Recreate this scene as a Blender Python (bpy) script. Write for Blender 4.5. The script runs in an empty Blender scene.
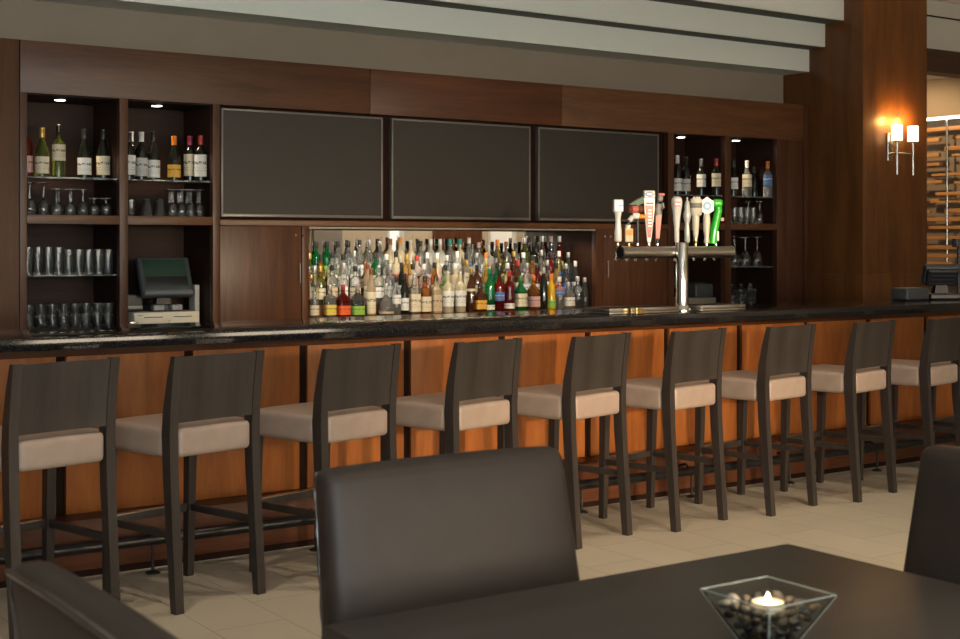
import bpy, bmesh, math, random
from mathutils import Vector, Matrix
random.seed(7)
C = bpy.context.scene.collection
PI = math.pi
cos, sin = math.cos, math.sin

# ------------------------------------------------------------------ materials
MATS = {}
def new_mat(name):
    m = bpy.data.materials.new(name); m.use_nodes = True
    nt = m.node_tree
    return m, nt, nt.nodes['Principled BSDF']

def put(b, **kw):
    for k, v in kw.items():
        k = k.replace('_', ' ')
        for inp in b.inputs:
            if inp.name.lower() == k.lower():
                inp.default_value = (*v, 1) if isinstance(v, tuple) and inp.type == 'RGBA' else v

def plain(name, col, rough=.5, metal=0., coat=0., noise=0., scale=30., bump=0., spec=.5):
    if name in MATS: return MATS[name]
    m, nt, b = new_mat(name)
    put(b, Base_Color=col, Roughness=rough, Metallic=metal, Coat_Weight=coat, Specular_IOR_Level=spec)
    if noise or bump:
        tc = nt.nodes.new('ShaderNodeTexCoord'); n = nt.nodes.new('ShaderNodeTexNoise')
        n.inputs['Scale'].default_value = scale; n.inputs['Detail'].default_value = 4
        nt.links.new(tc.outputs['Object'], n.inputs['Vector'])
        if noise:
            r = nt.nodes.new('ShaderNodeValToRGB')
            r.color_ramp.elements[0].position = .3; r.color_ramp.elements[1].position = .7
            r.color_ramp.elements[0].color = (*[c*(1-noise) for c in col], 1)
            r.color_ramp.elements[1].color = (*[min(1, c*(1+noise)) for c in col], 1)
            nt.links.new(n.outputs['Fac'], r.inputs['Fac']); nt.links.new(r.outputs['Color'], b.inputs['Base Color'])
        if bump:
            bp = nt.nodes.new('ShaderNodeBump'); bp.inputs['Strength'].default_value = bump; bp.inputs['Distance'].default_value = .002
            nt.links.new(n.outputs['Fac'], bp.inputs['Height']); nt.links.new(bp.outputs['Normal'], b.inputs['Normal'])
    MATS[name] = m
    return m

def wood(name, dark, light, axis='z', rough=.35, coat=.0, stretch=14., fine=1.0, spec=.5):
    if name in MATS: return MATS[name]
    m, nt, b = new_mat(name)
    put(b, Roughness=rough, Coat_Weight=coat, Coat_Roughness=.12, Specular_IOR_Level=spec)
    tc = nt.nodes.new('ShaderNodeTexCoord'); mp = nt.nodes.new('ShaderNodeMapping')
    s = [stretch*fine]*3; s['xyz'.index(axis)] = 1.1*fine
    mp.inputs['Scale'].default_value = s
    n1 = nt.nodes.new('ShaderNodeTexNoise'); n1.inputs['Scale'].default_value = 1.0; n1.inputs['Detail'].default_value = 7; n1.inputs['Distortion'].default_value = .6
    n2 = nt.nodes.new('ShaderNodeTexNoise'); n2.inputs['Scale'].default_value = 6.; n2.inputs['Detail'].default_value = 5
    nt.links.new(tc.outputs['Object'], mp.inputs['Vector'])
    nt.links.new(mp.outputs['Vector'], n1.inputs['Vector']); nt.links.new(mp.outputs['Vector'], n2.inputs['Vector'])
    mx = nt.nodes.new('ShaderNodeMix'); mx.data_type = 'FLOAT'; mx.inputs[0].default_value = .35
    nt.links.new(n1.outputs['Fac'], mx.inputs[2]); nt.links.new(n2.outputs['Fac'], mx.inputs[3])
    r = nt.nodes.new('ShaderNodeValToRGB')
    r.color_ramp.elements[0].position = .33; r.color_ramp.elements[0].color = (*dark, 1)
    r.color_ramp.elements[1].position = .68; r.color_ramp.elements[1].color = (*light, 1)
    nt.links.new(mx.outputs[0], r.inputs['Fac']); nt.links.new(r.outputs['Color'], b.inputs['Base Color'])
    bp = nt.nodes.new('ShaderNodeBump'); bp.inputs['Strength'].default_value = .08; bp.inputs['Distance'].default_value = .002
    nt.links.new(n2.outputs['Fac'], bp.inputs['Height']); nt.links.new(bp.outputs['Normal'], b.inputs['Normal'])
    MATS[name] = m
    return m

def glass(name, col=(1, 1, 1), rough=.0, trans=1., ior=1.45):
    if name in MATS: return MATS[name]
    m, nt, b = new_mat(name)
    put(b, Base_Color=col, Roughness=rough, Transmission_Weight=trans, IOR=ior)
    MATS[name] = m
    return m

def emit(name, col, strength):
    if name in MATS: return MATS[name]
    m, nt, b = new_mat(name)
    put(b, Base_Color=(.8, .8, .8), Emission_Color=col, Emission_Strength=strength)
    MATS[name] = m
    return m

def label_mat(name, col, ink=(.05, .04, .04), band=None):
    """paper label with a printed title line, a rule and small print"""
    if name in MATS: return MATS[name]
    m, nt, b = new_mat(name); put(b, Roughness=.6)
    tc = nt.nodes.new('ShaderNodeTexCoord'); sp = nt.nodes.new('ShaderNodeSeparateXYZ')
    nt.links.new(tc.outputs['Generated'], sp.inputs[0])
    r = nt.nodes.new('ShaderNodeValToRGB'); r.color_ramp.interpolation = 'CONSTANT'
    e = r.color_ramp.elements
    e[0].position = 0; e[0].color = (*(band or col), 1); e[1].position = .16; e[1].color = (*col, 1)
    mid = tuple(.55*a+.45*i for a, i in zip(col, ink))
    for p, c in ((.24, mid), (.29, col), (.36, mid), (.41, col), (.55, ink), (.68, col), (.92, (band or col))):
        q = e.new(p); q.color = (*c, 1)
    nt.links.new(sp.outputs[2], r.inputs['Fac'])
    n = nt.nodes.new('ShaderNodeTexNoise'); n.inputs['Scale'].default_value = 9; nt.links.new(tc.outputs['Generated'], n.inputs['Vector'])
    th = nt.nodes.new('ShaderNodeMath'); th.operation = 'GREATER_THAN'; th.inputs[1].default_value = .5
    nt.links.new(n.outputs['Fac'], th.inputs[0])
    mx = nt.nodes.new('ShaderNodeMix'); mx.data_type = 'RGBA'
    nt.links.new(th.outputs[0], mx.inputs[0]); nt.links.new(r.outputs['Color'], mx.inputs[6]); mx.inputs[7].default_value = (*col, 1)
    nt.links.new(mx.outputs[2], b.inputs['Base Color'])
    MATS[name] = m
    return m

CAB_D, CAB_L = (.050, .018, .0085), (.125, .049, .023)
M_cab = wood('cabinet_walnut', CAB_D, CAB_L, 'z', .36)
M_cabh = wood('header_walnut', CAB_D, CAB_L, 'x', .38)
M_cabh2 = wood('header_walnut_red', (.060, .020, .009), (.135, .046, .020), 'x', .38)
M_cabh3 = wood('header_walnut_gold', (.082, .031, .012), (.180, .074, .029), 'x', .38)
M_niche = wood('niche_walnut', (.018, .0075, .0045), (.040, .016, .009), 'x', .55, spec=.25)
M_pil = wood('pillar_walnut', (.090, .032, .0085), (.190, .072, .018), 'z', .40, stretch=9)
M_beam = wood('beam_walnut', (.04, .018, .01), (.075, .034, .018), 'x', .5)
M_panel = wood('bar_front_cherry', (.27, .080, .018), (.48, .165, .042), 'z', .42, stretch=9, spec=.28)
M_rail = wood('bar_rail_walnut', (.055, .019, .008), (.11, .040, .016), 'x', .5, spec=.25)
M_groove = plain('groove_dark', (.020, .008, .005), .7, spec=.1)
M_plinth = wood('bar_plinth_walnut', (.070, .024, .011), (.140, .050, .022), 'x', .4, spec=.25)
M_stone = plain('black_granite', (.012, .012, .013), .09, 0, 0, .6, 160., 0.)
M_stool = wood('stool_espresso', (.024, .019, .017), (.046, .037, .033), 'z', .38)
M_seat = plain('taupe_leather', (.365, .275, .226), .42, 0, 0, .07, 14., .12)
M_chair = plain('brown_leather', (.036, .026, .0215), .46, 0, .0, .10, 10., .10, spec=.30)
M_pipe = plain('brown_piping', (.06, .048, .042), .22, 0, .4)
M_table = wood('table_espresso', (.030, .026, .024), (.052, .045, .041), 'x', .40)
M_floorgap = plain('tile_joint', (.20, .18, .15), .8)
M_white = plain('soffit_paint', (.76, .81, .77), .7)
M_ceil = plain('ceiling_paint', (.72, .72, .68), .8)
M_wall = plain('taupe_paint', (.285, .238, .188), .8, noise=.04, scale=3)
M_wall2 = plain('beige_paint', (.42, .37, .30), .8)
M_steel = plain('brushed_steel', (.62, .60, .57), .24, 1.)
M_chrome = plain('chrome', (.78, .77, .75), .10, 1.)
M_brass = plain('brass', (.70, .50, .22), .25, 1.)
M_blackmetal = plain('black_rail_metal', (.035, .034, .035), .28, .6)
M_black = plain('black_plastic', (.018, .019, .021), .35)
M_dgrey = plain('charcoal_plastic', (.055, .062, .070), .4)
M_beige = plain('beige_plastic', (.76, .72, .60), .5)
M_tvf = plain('tv_bezel', (.20, .19, .185), .3, .4)
M_tvs = plain('tv_screen', (.037, .034, .0325), .36, 0, 0, spec=.4)
M_screen = plain('register_screen', (.028, .060, .042), .12)
M_mirror = plain('mirror_silver', (.86, .86, .84), .01, 1.)
M_shelfglass = glass('shelf_glass', (.75, .9, .85), 0, .9)
M_glass = glass('clear_glass', (.97, .99, .98), .0, .97, 1.48)
M_puck = emit('puck_light', (1, .93, .82), 9.)
M_shade = emit('sconce_shade', (1., .74, .40), 2.6)
M_led = emit('led_strip', (1, .86, .66), 3.0)
M_day = emit('window_daylight', (.84, .95, 1.), 6.6)
M_sun = emit('window_warm_daylight', (1., .82, .60), 8.5)
M_daydim = emit('window_soft_daylight', (.76, .92, 1.), .34)
M_dayveil = emit('window_veiled_daylight', (.80, .88, .82), .13)
M_frame = plain('window_frame', (.55, .55, .53), .5)
M_slat = wood('slat_oak', (.40, .19, .065), (.62, .33, .12), 'y', .5)
M_slatend = plain('slat_end', (.03, .02, .014), .7)

# floor tiles: 0.30 x 0.60 m, joints running towards the bar
m, nt, b = new_mat('floor_tile'); M_floor = m
put(b, Roughness=.36)
tc = nt.nodes.new('ShaderNodeTexCoord'); mp = nt.nodes.new('ShaderNodeMapping')
mp.inputs['Rotation'].default_value = (0, 0, PI/2); mp.inputs['Location'].default_value = (0, 0.03, 0)
bt = nt.nodes.new('ShaderNodeTexBrick')
bt.inputs['Scale'].default_value = 1.; bt.inputs['Brick Width'].default_value = .6; bt.inputs['Row Height'].default_value = .3
bt.inputs['Mortar Size'].default_value = .0022; bt.inputs['Mortar Smooth'].default_value = .1; bt.offset = .5
bt.inputs['Color1'].default_value = (.50, .455, .37, 1); bt.inputs['Color2'].default_value = (.535, .49, .40, 1); bt.inputs['Mortar'].default_value = (.27, .24, .20, 1)
ns = nt.nodes.new('ShaderNodeTexNoise'); ns.inputs['Scale'].default_value = 3.; ns.inputs['Detail'].default_value = 6
mr = nt.nodes.new('ShaderNodeMapRange'); mr.inputs[3].default_value = .90; mr.inputs[4].default_value = 1.08
mu = nt.nodes.new('ShaderNodeMix'); mu.data_type = 'RGBA'; mu.blend_type = 'MULTIPLY'; mu.inputs[0].default_value = 1
nt.links.new(tc.outputs['Object'], mp.inputs['Vector']); nt.links.new(mp.outputs['Vector'], bt.inputs['Vector'])
nt.links.new(tc.outputs['Object'], ns.inputs['Vector']); nt.links.new(ns.outputs['Fac'], mr.inputs[0])
nt.links.new(bt.outputs['Color'], mu.inputs[6]); nt.links.new(mr.outputs[0], mu.inputs[7]); nt.links.new(mu.outputs[2], b.inputs['Base Color'])

# ------------------------------------------------------------------ mesh helpers
class MB:
    def __init__(s): s.bm = bmesh.new()
    def add(s, verts, faces):
        vs = [s.bm.verts.new(v) for v in verts]
        for f in faces:
            try: s.bm.faces.new([vs[i] for i in f])
            except ValueError: pass
        return s
    def box(s, x0, x1, y0, y1, z0, z1, bev=0., seg=2):
        t = bmesh.new()
        v = [t.verts.new(p) for p in ((x0,y0,z0),(x1,y0,z0),(x1,y1,z0),(x0,y1,z0),(x0,y0,z1),(x1,y0,z1),(x1,y1,z1),(x0,y1,z1))]
        for f in ((3,2,1,0),(4,5,6,7),(0,1,5,4),(1,2,6,5),(2,3,7,6),(3,0,4,7)): t.faces.new([v[i] for i in f])
        if bev: bmesh.ops.bevel(t, geom=t.edges[:], offset=bev, segments=seg, affect='EDGES', profile=.6)
        return s.merge(t)
    def merge(s, t, mat=None):
        if mat is not None: bmesh.ops.transform(t, matrix=mat, verts=t.verts[:])
        me = bpy.data.meshes.new('tmp'); t.to_mesh(me); t.free(); s.bm.from_mesh(me); bpy.data.meshes.remove(me)
        return s
    def loft(s, rings, close=True):
        """rings: lists of equal length, joined in order, both ends capped"""
        n = len(rings[0]); V = [p for r in rings for p in r]; F = []
        for k in range(len(rings)-1):
            for i in range(n):
                j = (i+1) % n
                F.append((k*n+i, k*n+j, (k+1)*n+j, (k+1)*n+i))
        if close:
            F.append(tuple(reversed(range(n)))); F.append(tuple((len(rings)-1)*n+i for i in range(n)))
        return s.add(V, F)
    def bar(s, sections):
        """rectangular sections (x, y, z, width x, depth y) lofted upwards"""
        return s.loft([[(x-w/2,y-d/2,z),(x+w/2,y-d/2,z),(x+w/2,y+d/2,z),(x-w/2,y+d/2,z)] for x,y,z,w,d in sections])
    def tube(s, pts, r, seg=12, r2=None):
        pts = [Vector(p) for p in pts]; rings = []
        for i, p in enumerate(pts):
            d = (pts[min(i+1, len(pts)-1)]-pts[max(i-1, 0)]).normalized()
            a = Vector((0,0,1)) if abs(d.z) < .9 else Vector((1,0,0))
            u = d.cross(a).normalized(); w = d.cross(u)
            rr = r if r2 is None else r+(r2-r)*i/(len(pts)-1)
            rings.append([p+rr*(cos(2*PI*k/seg)*u+sin(2*PI*k/seg)*w) for k in range(seg)])
        return s.loft(rings)
    def lathe(s, prof, seg=20, c=(0,0,0), p=2., ring=False, flute=0.):
        """profile of (r, z) turned about z; p > 2 squares the plan; ring=True closes the profile on itself"""
        rings = []
        for r, z in prof:
            R = []
            for k in range(seg):
                a = 2*PI*(k+.5)/seg; ca, sa = cos(a), sin(a)
                q = (abs(ca)**p+abs(sa)**p)**(-1/p)*(1-flute*(k % 2))
                R.append((c[0]+r*q*ca, c[1]+r*q*sa, c[2]+z))
            rings.append(R)
        if ring: rings.append(rings[0])
        return s.loft(rings, close=not ring)
    def arc(s, r, z0, z1, a0, a1, t=.0012, seg=14, p=2.):
        """a band of a cylinder wall (a label), t thick"""
        V = []; F = []
        for k in range(seg+1):
            a = a0+(a1-a0)*k/seg; ca, sa = cos(a), sin(a); q = (abs(ca)**p+abs(sa)**p)**(-1/p)
            for rr in (r*q, r*q+t):
                for z in (z0, z1): V.append((rr*ca, rr*sa, z))
        for k in range(seg):
            i = 4*k; j = i+4
            F += [(i+2,j+2,j+3,i+3),(i,i+1,j+1,j),(i,j,j+2,i+2),(i+1,i+3,j+3,j+1)]
        F += [(0,2,3,1),(4*seg,4*seg+1,4*seg+3,4*seg+2)]
        return s.add(V, F)
    def rbox(s, cx, cy, cz, sx, sy, sz, r, warp=None, inner=6):
        """rounded box with enough faces to be warped by a function of the point"""
        def samp(h):
            e = [h-r+r*t for t in (0, .3, .58, .82, 1.)]
            return [-q for q in reversed(e)] + [(-1+2*k/inner)*(h-r) for k in range(1, inner)] + e
        H = (sx/2, sy/2, sz/2); S = [samp(h) for h in H]; t = bmesh.new()
        for ax in range(3):
            o = [a for a in range(3) if a != ax]
            for sg in (-1, 1):
                g = []
                for a in S[o[0]]:
                    row = []
                    for b_ in S[o[1]]:
                        p = [0,0,0]; p[ax] = sg*H[ax]; p[o[0]] = a; p[o[1]] = b_
                        q = Vector([max(-(H[i]-r), min(H[i]-r, p[i])) for i in range(3)])
                        d = Vector(p)-q
                        row.append(t.verts.new(q+d.normalized()*r if d.length > 1e-9 else q))
                    g.append(row)
                for i in range(len(g)-1):
                    for j in range(len(g[0])-1):
                        t.faces.new((g[i][j], g[i+1][j], g[i+1][j+1], g[i][j+1]))
        bmesh.ops.remove_doubles(t, verts=t.verts[:], dist=1e-5)
        for v in t.verts:
            v.co += Vector((cx, cy, cz))
            if warp: v.co = warp(v.co)
        return s.merge(t)
    def build(s, name, mat, parent=None, sharp=38, kind=None, label=None):
        bmesh.ops.recalc_face_normals(s.bm, faces=s.bm.faces[:])
        me = bpy.data.meshes.new(name); s.bm.to_mesh(me); s.bm.free()
        me.materials.append(mat)
        for p in me.polygons: p.use_smooth = True
        me.set_sharp_from_angle(angle=math.radians(sharp))
        o = bpy.data.objects.new(name, me); C.objects.link(o)
        if parent: o.parent = parent
        if kind: o['kind'] = kind
        if label: o['label'] = label
        return o

def thing(name, label, cat, loc=(0,0,0), rz=0., group=None):
    o = bpy.data.objects.new(name, None); C.objects.link(o); o.empty_display_size = .05
    o.location = loc; o.rotation_euler = (0,0,rz)
    return tag(o, label, cat, group)
def tag(o, label, cat, group=None):
    o['label'] = label; o['category'] = cat
    if group: o['group'] = group
    return o
def dup(root, loc, label, group=None, rz=None):
    r = root.copy(); C.objects.link(r); r.location = loc
    if rz is not None: r.rotation_euler = (0,0,rz)
    r['label'] = label
    if group: r['group'] = group
    for ch in list(root.children):
        c = ch.copy(); C.objects.link(c); c.parent = r
        for g in list(ch.children):
            d = g.copy(); C.objects.link(d); d.parent = c
    return r
def struct(name, mb, mat, parent=None): return mb.build(name, mat, parent, kind='structure' if parent is None else None)
ORD = 'first second third fourth fifth sixth seventh eighth ninth tenth eleventh twelfth thirteenth fourteenth fifteenth sixteenth seventeenth eighteenth nineteenth twentieth twenty-first twenty-second twenty-third twenty-fourth twenty-fifth twenty-sixth twenty-seventh twenty-eighth twenty-ninth thirtieth'.split()

# ------------------------------------------------------------------ the room
ZC = 3.6
struct('floor', MB().box(-5.2, 16.2, -3.7, 11.7, -.08, 0), M_floor)
struct('ceiling', MB().box(-5.2, 16.2, -3.7, 11.7, ZC, ZC+.1), M_ceil)
struct('wall_back', MB().box(-5, 8.97, 8.387, 8.62, 2.64, ZC), M_wall)
struct('wall_behind_bar', MB().box(-5, 8.97, 8.62, 8.72, 0, 2.64), M_groove)
struct('wall_left', MB().box(-5.2, -5, -3.7, 11.7, 0, ZC), M_wall2)
struct('wall_right', MB().box(16, 16.2, -3.7, 11.7, 0, ZC), M_wall2)
struct('wall_far', MB().box(-5, 16, 11.5, 11.7, 0, ZC), M_wall2)

# the wall behind the camera, with window openings left between its pieces
wins = [(-4.2, -2.4, .92, 3.1, M_day), (-1.8, 0.0, .92, 3.1, M_day), (.6, 2.4, .92, 3.1, M_day),
        (3.2, 5.0, .80, 2.35, M_sun), (5.6, 7.4, .80, 2.35, M_sun), (12.15, 12.50, .3, 2.7, M_daydim), (14.3, 14.95, .3, 2.7, M_dayveil)]
wb = MB(); x = -5
for (a, b_, z0, z1, mm) in wins:
    wb.box(x, a, -3.7, -3.5, 0, ZC); wb.box(a, b_, -3.7, -3.5, 0, z0); wb.box(a, b_, -3.7, -3.5, z1, ZC); x = b_
wb.box(x, 16, -3.7, -3.5, 0, ZC)
struct('wall_front', wb, M_wall2)
for k, (a, b_, z0, z1, mm) in enumerate(wins):
    f = MB(); t = .05
    f.box(a, a+t, -3.62, -3.48, z0, z1); f.box(b_-t, b_, -3.62, -3.48, z0, z1)
    f.box(a+t, b_-t, -3.62, -3.48, z0, z0+t); f.box(a+t, b_-t, -3.62, -3.48, z1-t, z1)
    if b_-a > 1: f.box((a+b_)/2-.02, (a+b_)/2+.02, -3.60, -3.50, z0+t, z1-t)
    fr = struct('window_%d' % (k+1), f, M_frame)
    MB().box(a+t, b_-t, -3.58, -3.565, z0+t, z1-t).build('pane', mm, fr)
struct('trim_1', MB().box(13.1, 14.15, -3.5, -3.46, 0, 2.9), M_cab)      # wood panel on the wall behind
struct('trim_2', MB().box(10.7, 11.24, -3.5, -3.44, 0, ZC), plain('grey_paint', (.20, .19, .185), .8))

# stepped white soffit above the bar
prof = [(-5, 7.71, ZC), (-5, 7.71, 3.327), (-5, 7.912, 3.327), (-5, 7.912, 3.129), (-5, 8.089, 3.129), (-5, 8.089, 2.936), (-5, 8.387, 2.936), (-5, 8.387, ZC)]
struct('ceiling_soffit', MB().loft([[(p[0], p[1], p[2]) for p in prof], [(8.965, p[1], p[2]) for p in prof]]), M_white)
step_shade = MB()  # dark sheet under each upper step, painting in the underside's shade
for y0, z0 in ((7.71, 3.327), (7.912, 3.129)):
    step_shade.box(-5, 8.965, y0+.012, y0+.198, z0-.004, z0+.001)
struct('soffit_shade', step_shade, plain('soffit_underside_shade', (.10, .11, .10), .8))

# wood-clad pillar, with the lower wrap that forms a ledge
struct('pillar', MB().box(8.965, 9.79, 7.51, 8.62, 0, ZC, .004), M_pil)
struct('trim_4', MB().box(8.955, 9.80, 7.50, 8.10, 0, 1.21, .003), M_pil)
# beyond the pillar: fascia, dark beam, lower ceiling, end wall
struct('beam', MB().box(9.79, 16, 7.62, 7.80, 2.965, 3.165), M_beam)
struct('wall_fascia', MB().box(9.79, 16, 7.66, 7.78, 3.165, ZC), plain('fascia_paint', (.50, .50, .45), .8))
struct('trim_5', MB().box(9.79, 16, 7.648, 7.665, 3.452, 3.464), M_groove)
struct('wall_end', MB().box(12.62, 12.74, 7.8, 11.5, 0, 3.3), plain('end_wall_paint', (.25, .205, .15), .8))
struct('ceiling_lower', MB().box(9.79, 12.62, 7.8, 11.5, 3.24, 3.3), M_ceil)
struct('trim_6', MB().box(12.40, 12.62, 7.8, 11.5, 2.83, 3.24), plain('bulkhead_paint', (.40, .33, .25), .8))
led = MB().box(12.40, 12.43, 7.9, 11.4, 2.80, 2.83).build('strip_light', M_led)
tag(led, 'thin white light strip along the bulkhead above the slat screen', 'light')

# ------------------------------------------------------------------ back bar cabinet (front plane y = 8.1)
Y0, YB, ZT = 8.10, 8.58, 2.65
cab = thing('back_bar_cabinet', 'dark walnut back bar wall cabinet with open niches and mirror recess', 'cabinet', (5.6, Y0, 0))
ox, oy = 5.6, Y0
def cb(mb, name, mat, label=None):
    bmesh.ops.translate(mb.bm, verts=mb.bm.verts[:], vec=(-ox, -oy, 0))
    return mb.build(name, mat, cab, label=label)
# openings: x0, x1, z0, z1
N1, N2, N3, N4 = (2.333, 2.889), (2.942, 3.496), (7.416, 7.977), (8.045, 8.583)
TVR = (3.544, 7.353)
ZN, ZM0, ZM1, ZB = 2.342, 1.575, 1.628, .945
REC = (4.175, 6.618)
for (a, b_, mm) in ((2.294, 4.64, M_cabh), (4.643, 6.288, M_cabh2), (6.291, 8.962, M_cabh3)):
    cb(MB().box(a, b_, Y0, Y0+.06, ZN, ZT, .002), 'header_panel', mm)
cb(MB().box(-5, 2.288, Y0, Y0+.06, 0, ZT, .002), 'side_panel', M_cab)
for a, b_ in ((2.292, N1[0]), (N1[1], N2[0]), (N2[1], TVR[0]), (TVR[1], N3[0]), (N3[1], N4[0])):
    cb(MB().box(a, b_, Y0-.002, Y0+.05, ZB, ZN, .002), 'stile', M_cab)
for a, b_, y in ((N4[1], 8.70, -.002), (8.705, 8.90, 0), (8.905, 8.962, -.012)):
    cb(MB().box(a, b_, Y0+y, Y0+.05, ZB, ZN if y > -.01 else ZT, .002), 'end_stile', M_cab)
for a, b_ in (N1, N2, N3, N4):
    cb(MB().box(a-.004, b_+.004, Y0+.002, YB, ZM0, ZM1, .002), 'middle_shelf', M_cabh3)
# dark linings: back, sides, top
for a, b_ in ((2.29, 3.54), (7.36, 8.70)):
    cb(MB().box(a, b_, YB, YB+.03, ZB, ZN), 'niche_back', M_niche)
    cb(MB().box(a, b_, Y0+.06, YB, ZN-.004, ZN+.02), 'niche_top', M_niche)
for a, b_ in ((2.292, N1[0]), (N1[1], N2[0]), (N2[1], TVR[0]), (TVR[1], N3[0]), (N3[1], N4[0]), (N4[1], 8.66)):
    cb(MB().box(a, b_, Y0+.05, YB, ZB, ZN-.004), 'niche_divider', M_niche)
for a, b_ in (N1, N2, N3, N4):
    cb(MB().box(a+.002, b_-.002, 8.13, 8.54, 1.846, 1.856, .001), 'glass_shelf', M_shelfglass)
for a, b_ in (N1, N4):
    cb(MB().box(a+.002, b_-.002, 8.13, 8.54, 1.262, 1.272, .001), 'glass_shelf', M_shelfglass)
# television recess lining and the rail below it
cb(MB().box(TVR[0], TVR[1], 8.16, 8.19, 1.60, ZN), 'recess_back', M_groove)
cb(MB().box(TVR[0], TVR[1], Y0-.006, 8.19, ZM0, 1.612, .003), 'recess_rail', M_cabh3)
# doors left and right of the mirror recess, with pulls
for a, b_, px in ((TVR[0]+.004, REC[0]-.055, 4.105), (REC[1]+.085, TVR[1]-.004, 6.730)):
    bmx = MB().box(a, b_, Y0+.004, Y0+.03, ZB, ZM0-.003, .002)
    d = cb(bmx, 'door', M_cab)
    h = MB().tube([(px-ox, -.012, 1.20), (px-ox, -.012, 1.33)], .005, 8).tube([(px-ox, -.012, 1.21), (px-ox, .006, 1.21)], .004, 8).tube([(px-ox, -.012, 1.32), (px-ox, .006, 1.32)], .004, 8)
    h.build('door_pull', plain('dull_steel', (.22, .20, .18), .5, .8), d)
    for q in (-.028, .028):
        MB().tube([(px-ox+q, .006, 1.515), (px-ox+q, -.008, 1.515)], .008, 10).build('door_bolt', M_chrome, d)
for a, b_ in ((REC[0]-.05, REC[0]), (REC[1], REC[1]+.08)):
    cb(MB().box(a, b_, Y0-.002, Y0+.05, ZB, ZM0, .002), 'recess_stile', M_cab)
for a, b_ in ((REC[0]-.04, REC[0]), (REC[1], REC[1]+.04)):
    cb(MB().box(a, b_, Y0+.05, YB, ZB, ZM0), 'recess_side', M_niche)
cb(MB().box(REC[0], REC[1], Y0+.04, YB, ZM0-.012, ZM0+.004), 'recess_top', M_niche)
cb(MB().box(REC[0], REC[1], YB-.012, YB, ZB, ZM0-.012), 'mirror', M_mirror, 'mirror lining the back of the bottle recess')
cb(MB().box(REC[0]-.04, REC[1], Y0+.005, Y0+.02, ZM0-.016, ZM0-.004), 'light_bar', M_steel)
# counter of the back bar and stepped bottle riser
cb(MB().box(-1, 8.95, 7.52, 8.62, .90, ZB, .004), 'back_counter', M_stone)
cb(MB().box(-1, 8.95, 7.56, 8.60, 0, .90), 'under_counter', M_cabh)
cb(MB().box(REC[0], REC[1], 8.125, 8.145, ZB, .966, .002).box(REC[0], REC[1], 8.145, YB-.014, ZB, .965), 'bottle_shelf', M_plinth)
for y0, y1, z1 in ((8.236, 8.332, 1.040), (8.332, 8.426, 1.115), (8.426, YB-.014, 1.190)):
    cb(MB().box(REC[0]+.01, REC[1]-.01, y0, y1, .965, z1, .002), 'bottle_riser', M_plinth)
# puck lights in the niche tops
for lx, nm in ((2.588, 'leftmost'), (3.204, 'second'), (7.676, 'third'), (8.302, 'rightmost')):
    cb(MB().lathe([(.036, ZN-.012), (.042, ZN-.011), (.044, ZN-.004)], 20, (lx, 8.30, 0)), 'puck_trim', M_steel)
    cb(MB().lathe([(.0300, ZN-.0135), (.034, ZN-.0115)], 20, (lx, 8.30, 0)), 'puck_lens', M_puck)
    L = bpy.data.lights.new('niche_spot', 'SPOT'); L.energy = 7.5; L.spot_size = 2.0; L.spot_blend = .8; L.color = (1, .78, .52); L.shadow_soft_size = .03
    lo = bpy.data.objects.new('niche_spot', L); C.objects.link(lo); lo.location = (lx, 8.30, ZN-.03)

# ------------------------------------------------------------------ televisions
def television(cx, label):
    t = thing('television', label, 'television', (cx, 8.155, 1.632), 0, 'televisions above the back bar')
    w, h = 1.188, .692
    f = MB(); b_ = .012
    f.box(-w/2, -w/2+b_, -.045, 0, 0, h, .002).box(w/2-b_, w/2, -.045, 0, 0, h, .002).box(-w/2+b_, w/2-b_, -.045, 0, 0, .018, .002).box(-w/2+b_, w/2-b_, -.045, 0, h-b_, h, .002)
    f.box(-w/2+b_, w/2-b_, -.03, 0, .018, h-b_)
    f.build('bezel', M_tvf, t)
    MB().box(-w/2+b_, w/2-b_, -.040, -.0305, .018, h-b_).build('screen', M_tvs, t)
    return t
television(4.153, 'leftmost of the three dark wall televisions, above the wood door beside the register niche')
television(5.412, 'middle of the three dark wall televisions, above the bottle mirror')
television(6.672, 'rightmost of the three dark wall televisions, behind the beer tap handles')

# ------------------------------------------------------------------ the bar
bar = thing('bar_counter_base', 'long orange-brown wood bar front with dark grooves and low plinth', 'bar', (4.5, 6.05, 0))
def bb(mb, name, mat):
    bmesh.ops.translate(mb.bm, verts=mb.bm.verts[:], vec=(-4.5, -6.05, 0))
    return mb.build(name, mat, bar)
bb(MB().box(-2, 10.4, 6.07, 6.33, 0, 1.015), 'carcass', M_groove)
gx = [1.892+.5985*k for k in range(-6, 15)]
for a, b_ in zip(gx[:-1], gx[1:]):
    if b_ > 10.4: break
    bb(MB().box(a+.022, b_-.022, 6.05, 6.075, .25, .955, .003), 'front_panel', M_panel)
bb(MB().box(-2, 10.4, 6.04, 6.075, .955, 1.015, .002), 'top_rail', M_rail)
bb(MB().box(-2, 10.4, 5.90, 6.07, .03, .25, .004), 'plinth', M_plinth)
bb(MB().box(-2, 10.4, 5.905, 6.07, 0, .03), 'kick_strip', M_groove)
top = MB().box(-2, 10.4, 5.61, 6.35, 1.017, 1.07, .004, 2).build('countertop', M_stone)
tag(top, 'polished black stone counter slab on top of the long wooden bar', 'countertop')
rail = thing('foot_rail', 'dark metal foot rail on brackets along the base of the bar', 'foot rail', (4.5, 5.80, 0))
MB().tube([(-6, 0, .15), (5.8, 0, .15)], .026, 16).build('rail_tube', M_blackmetal, rail)
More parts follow.
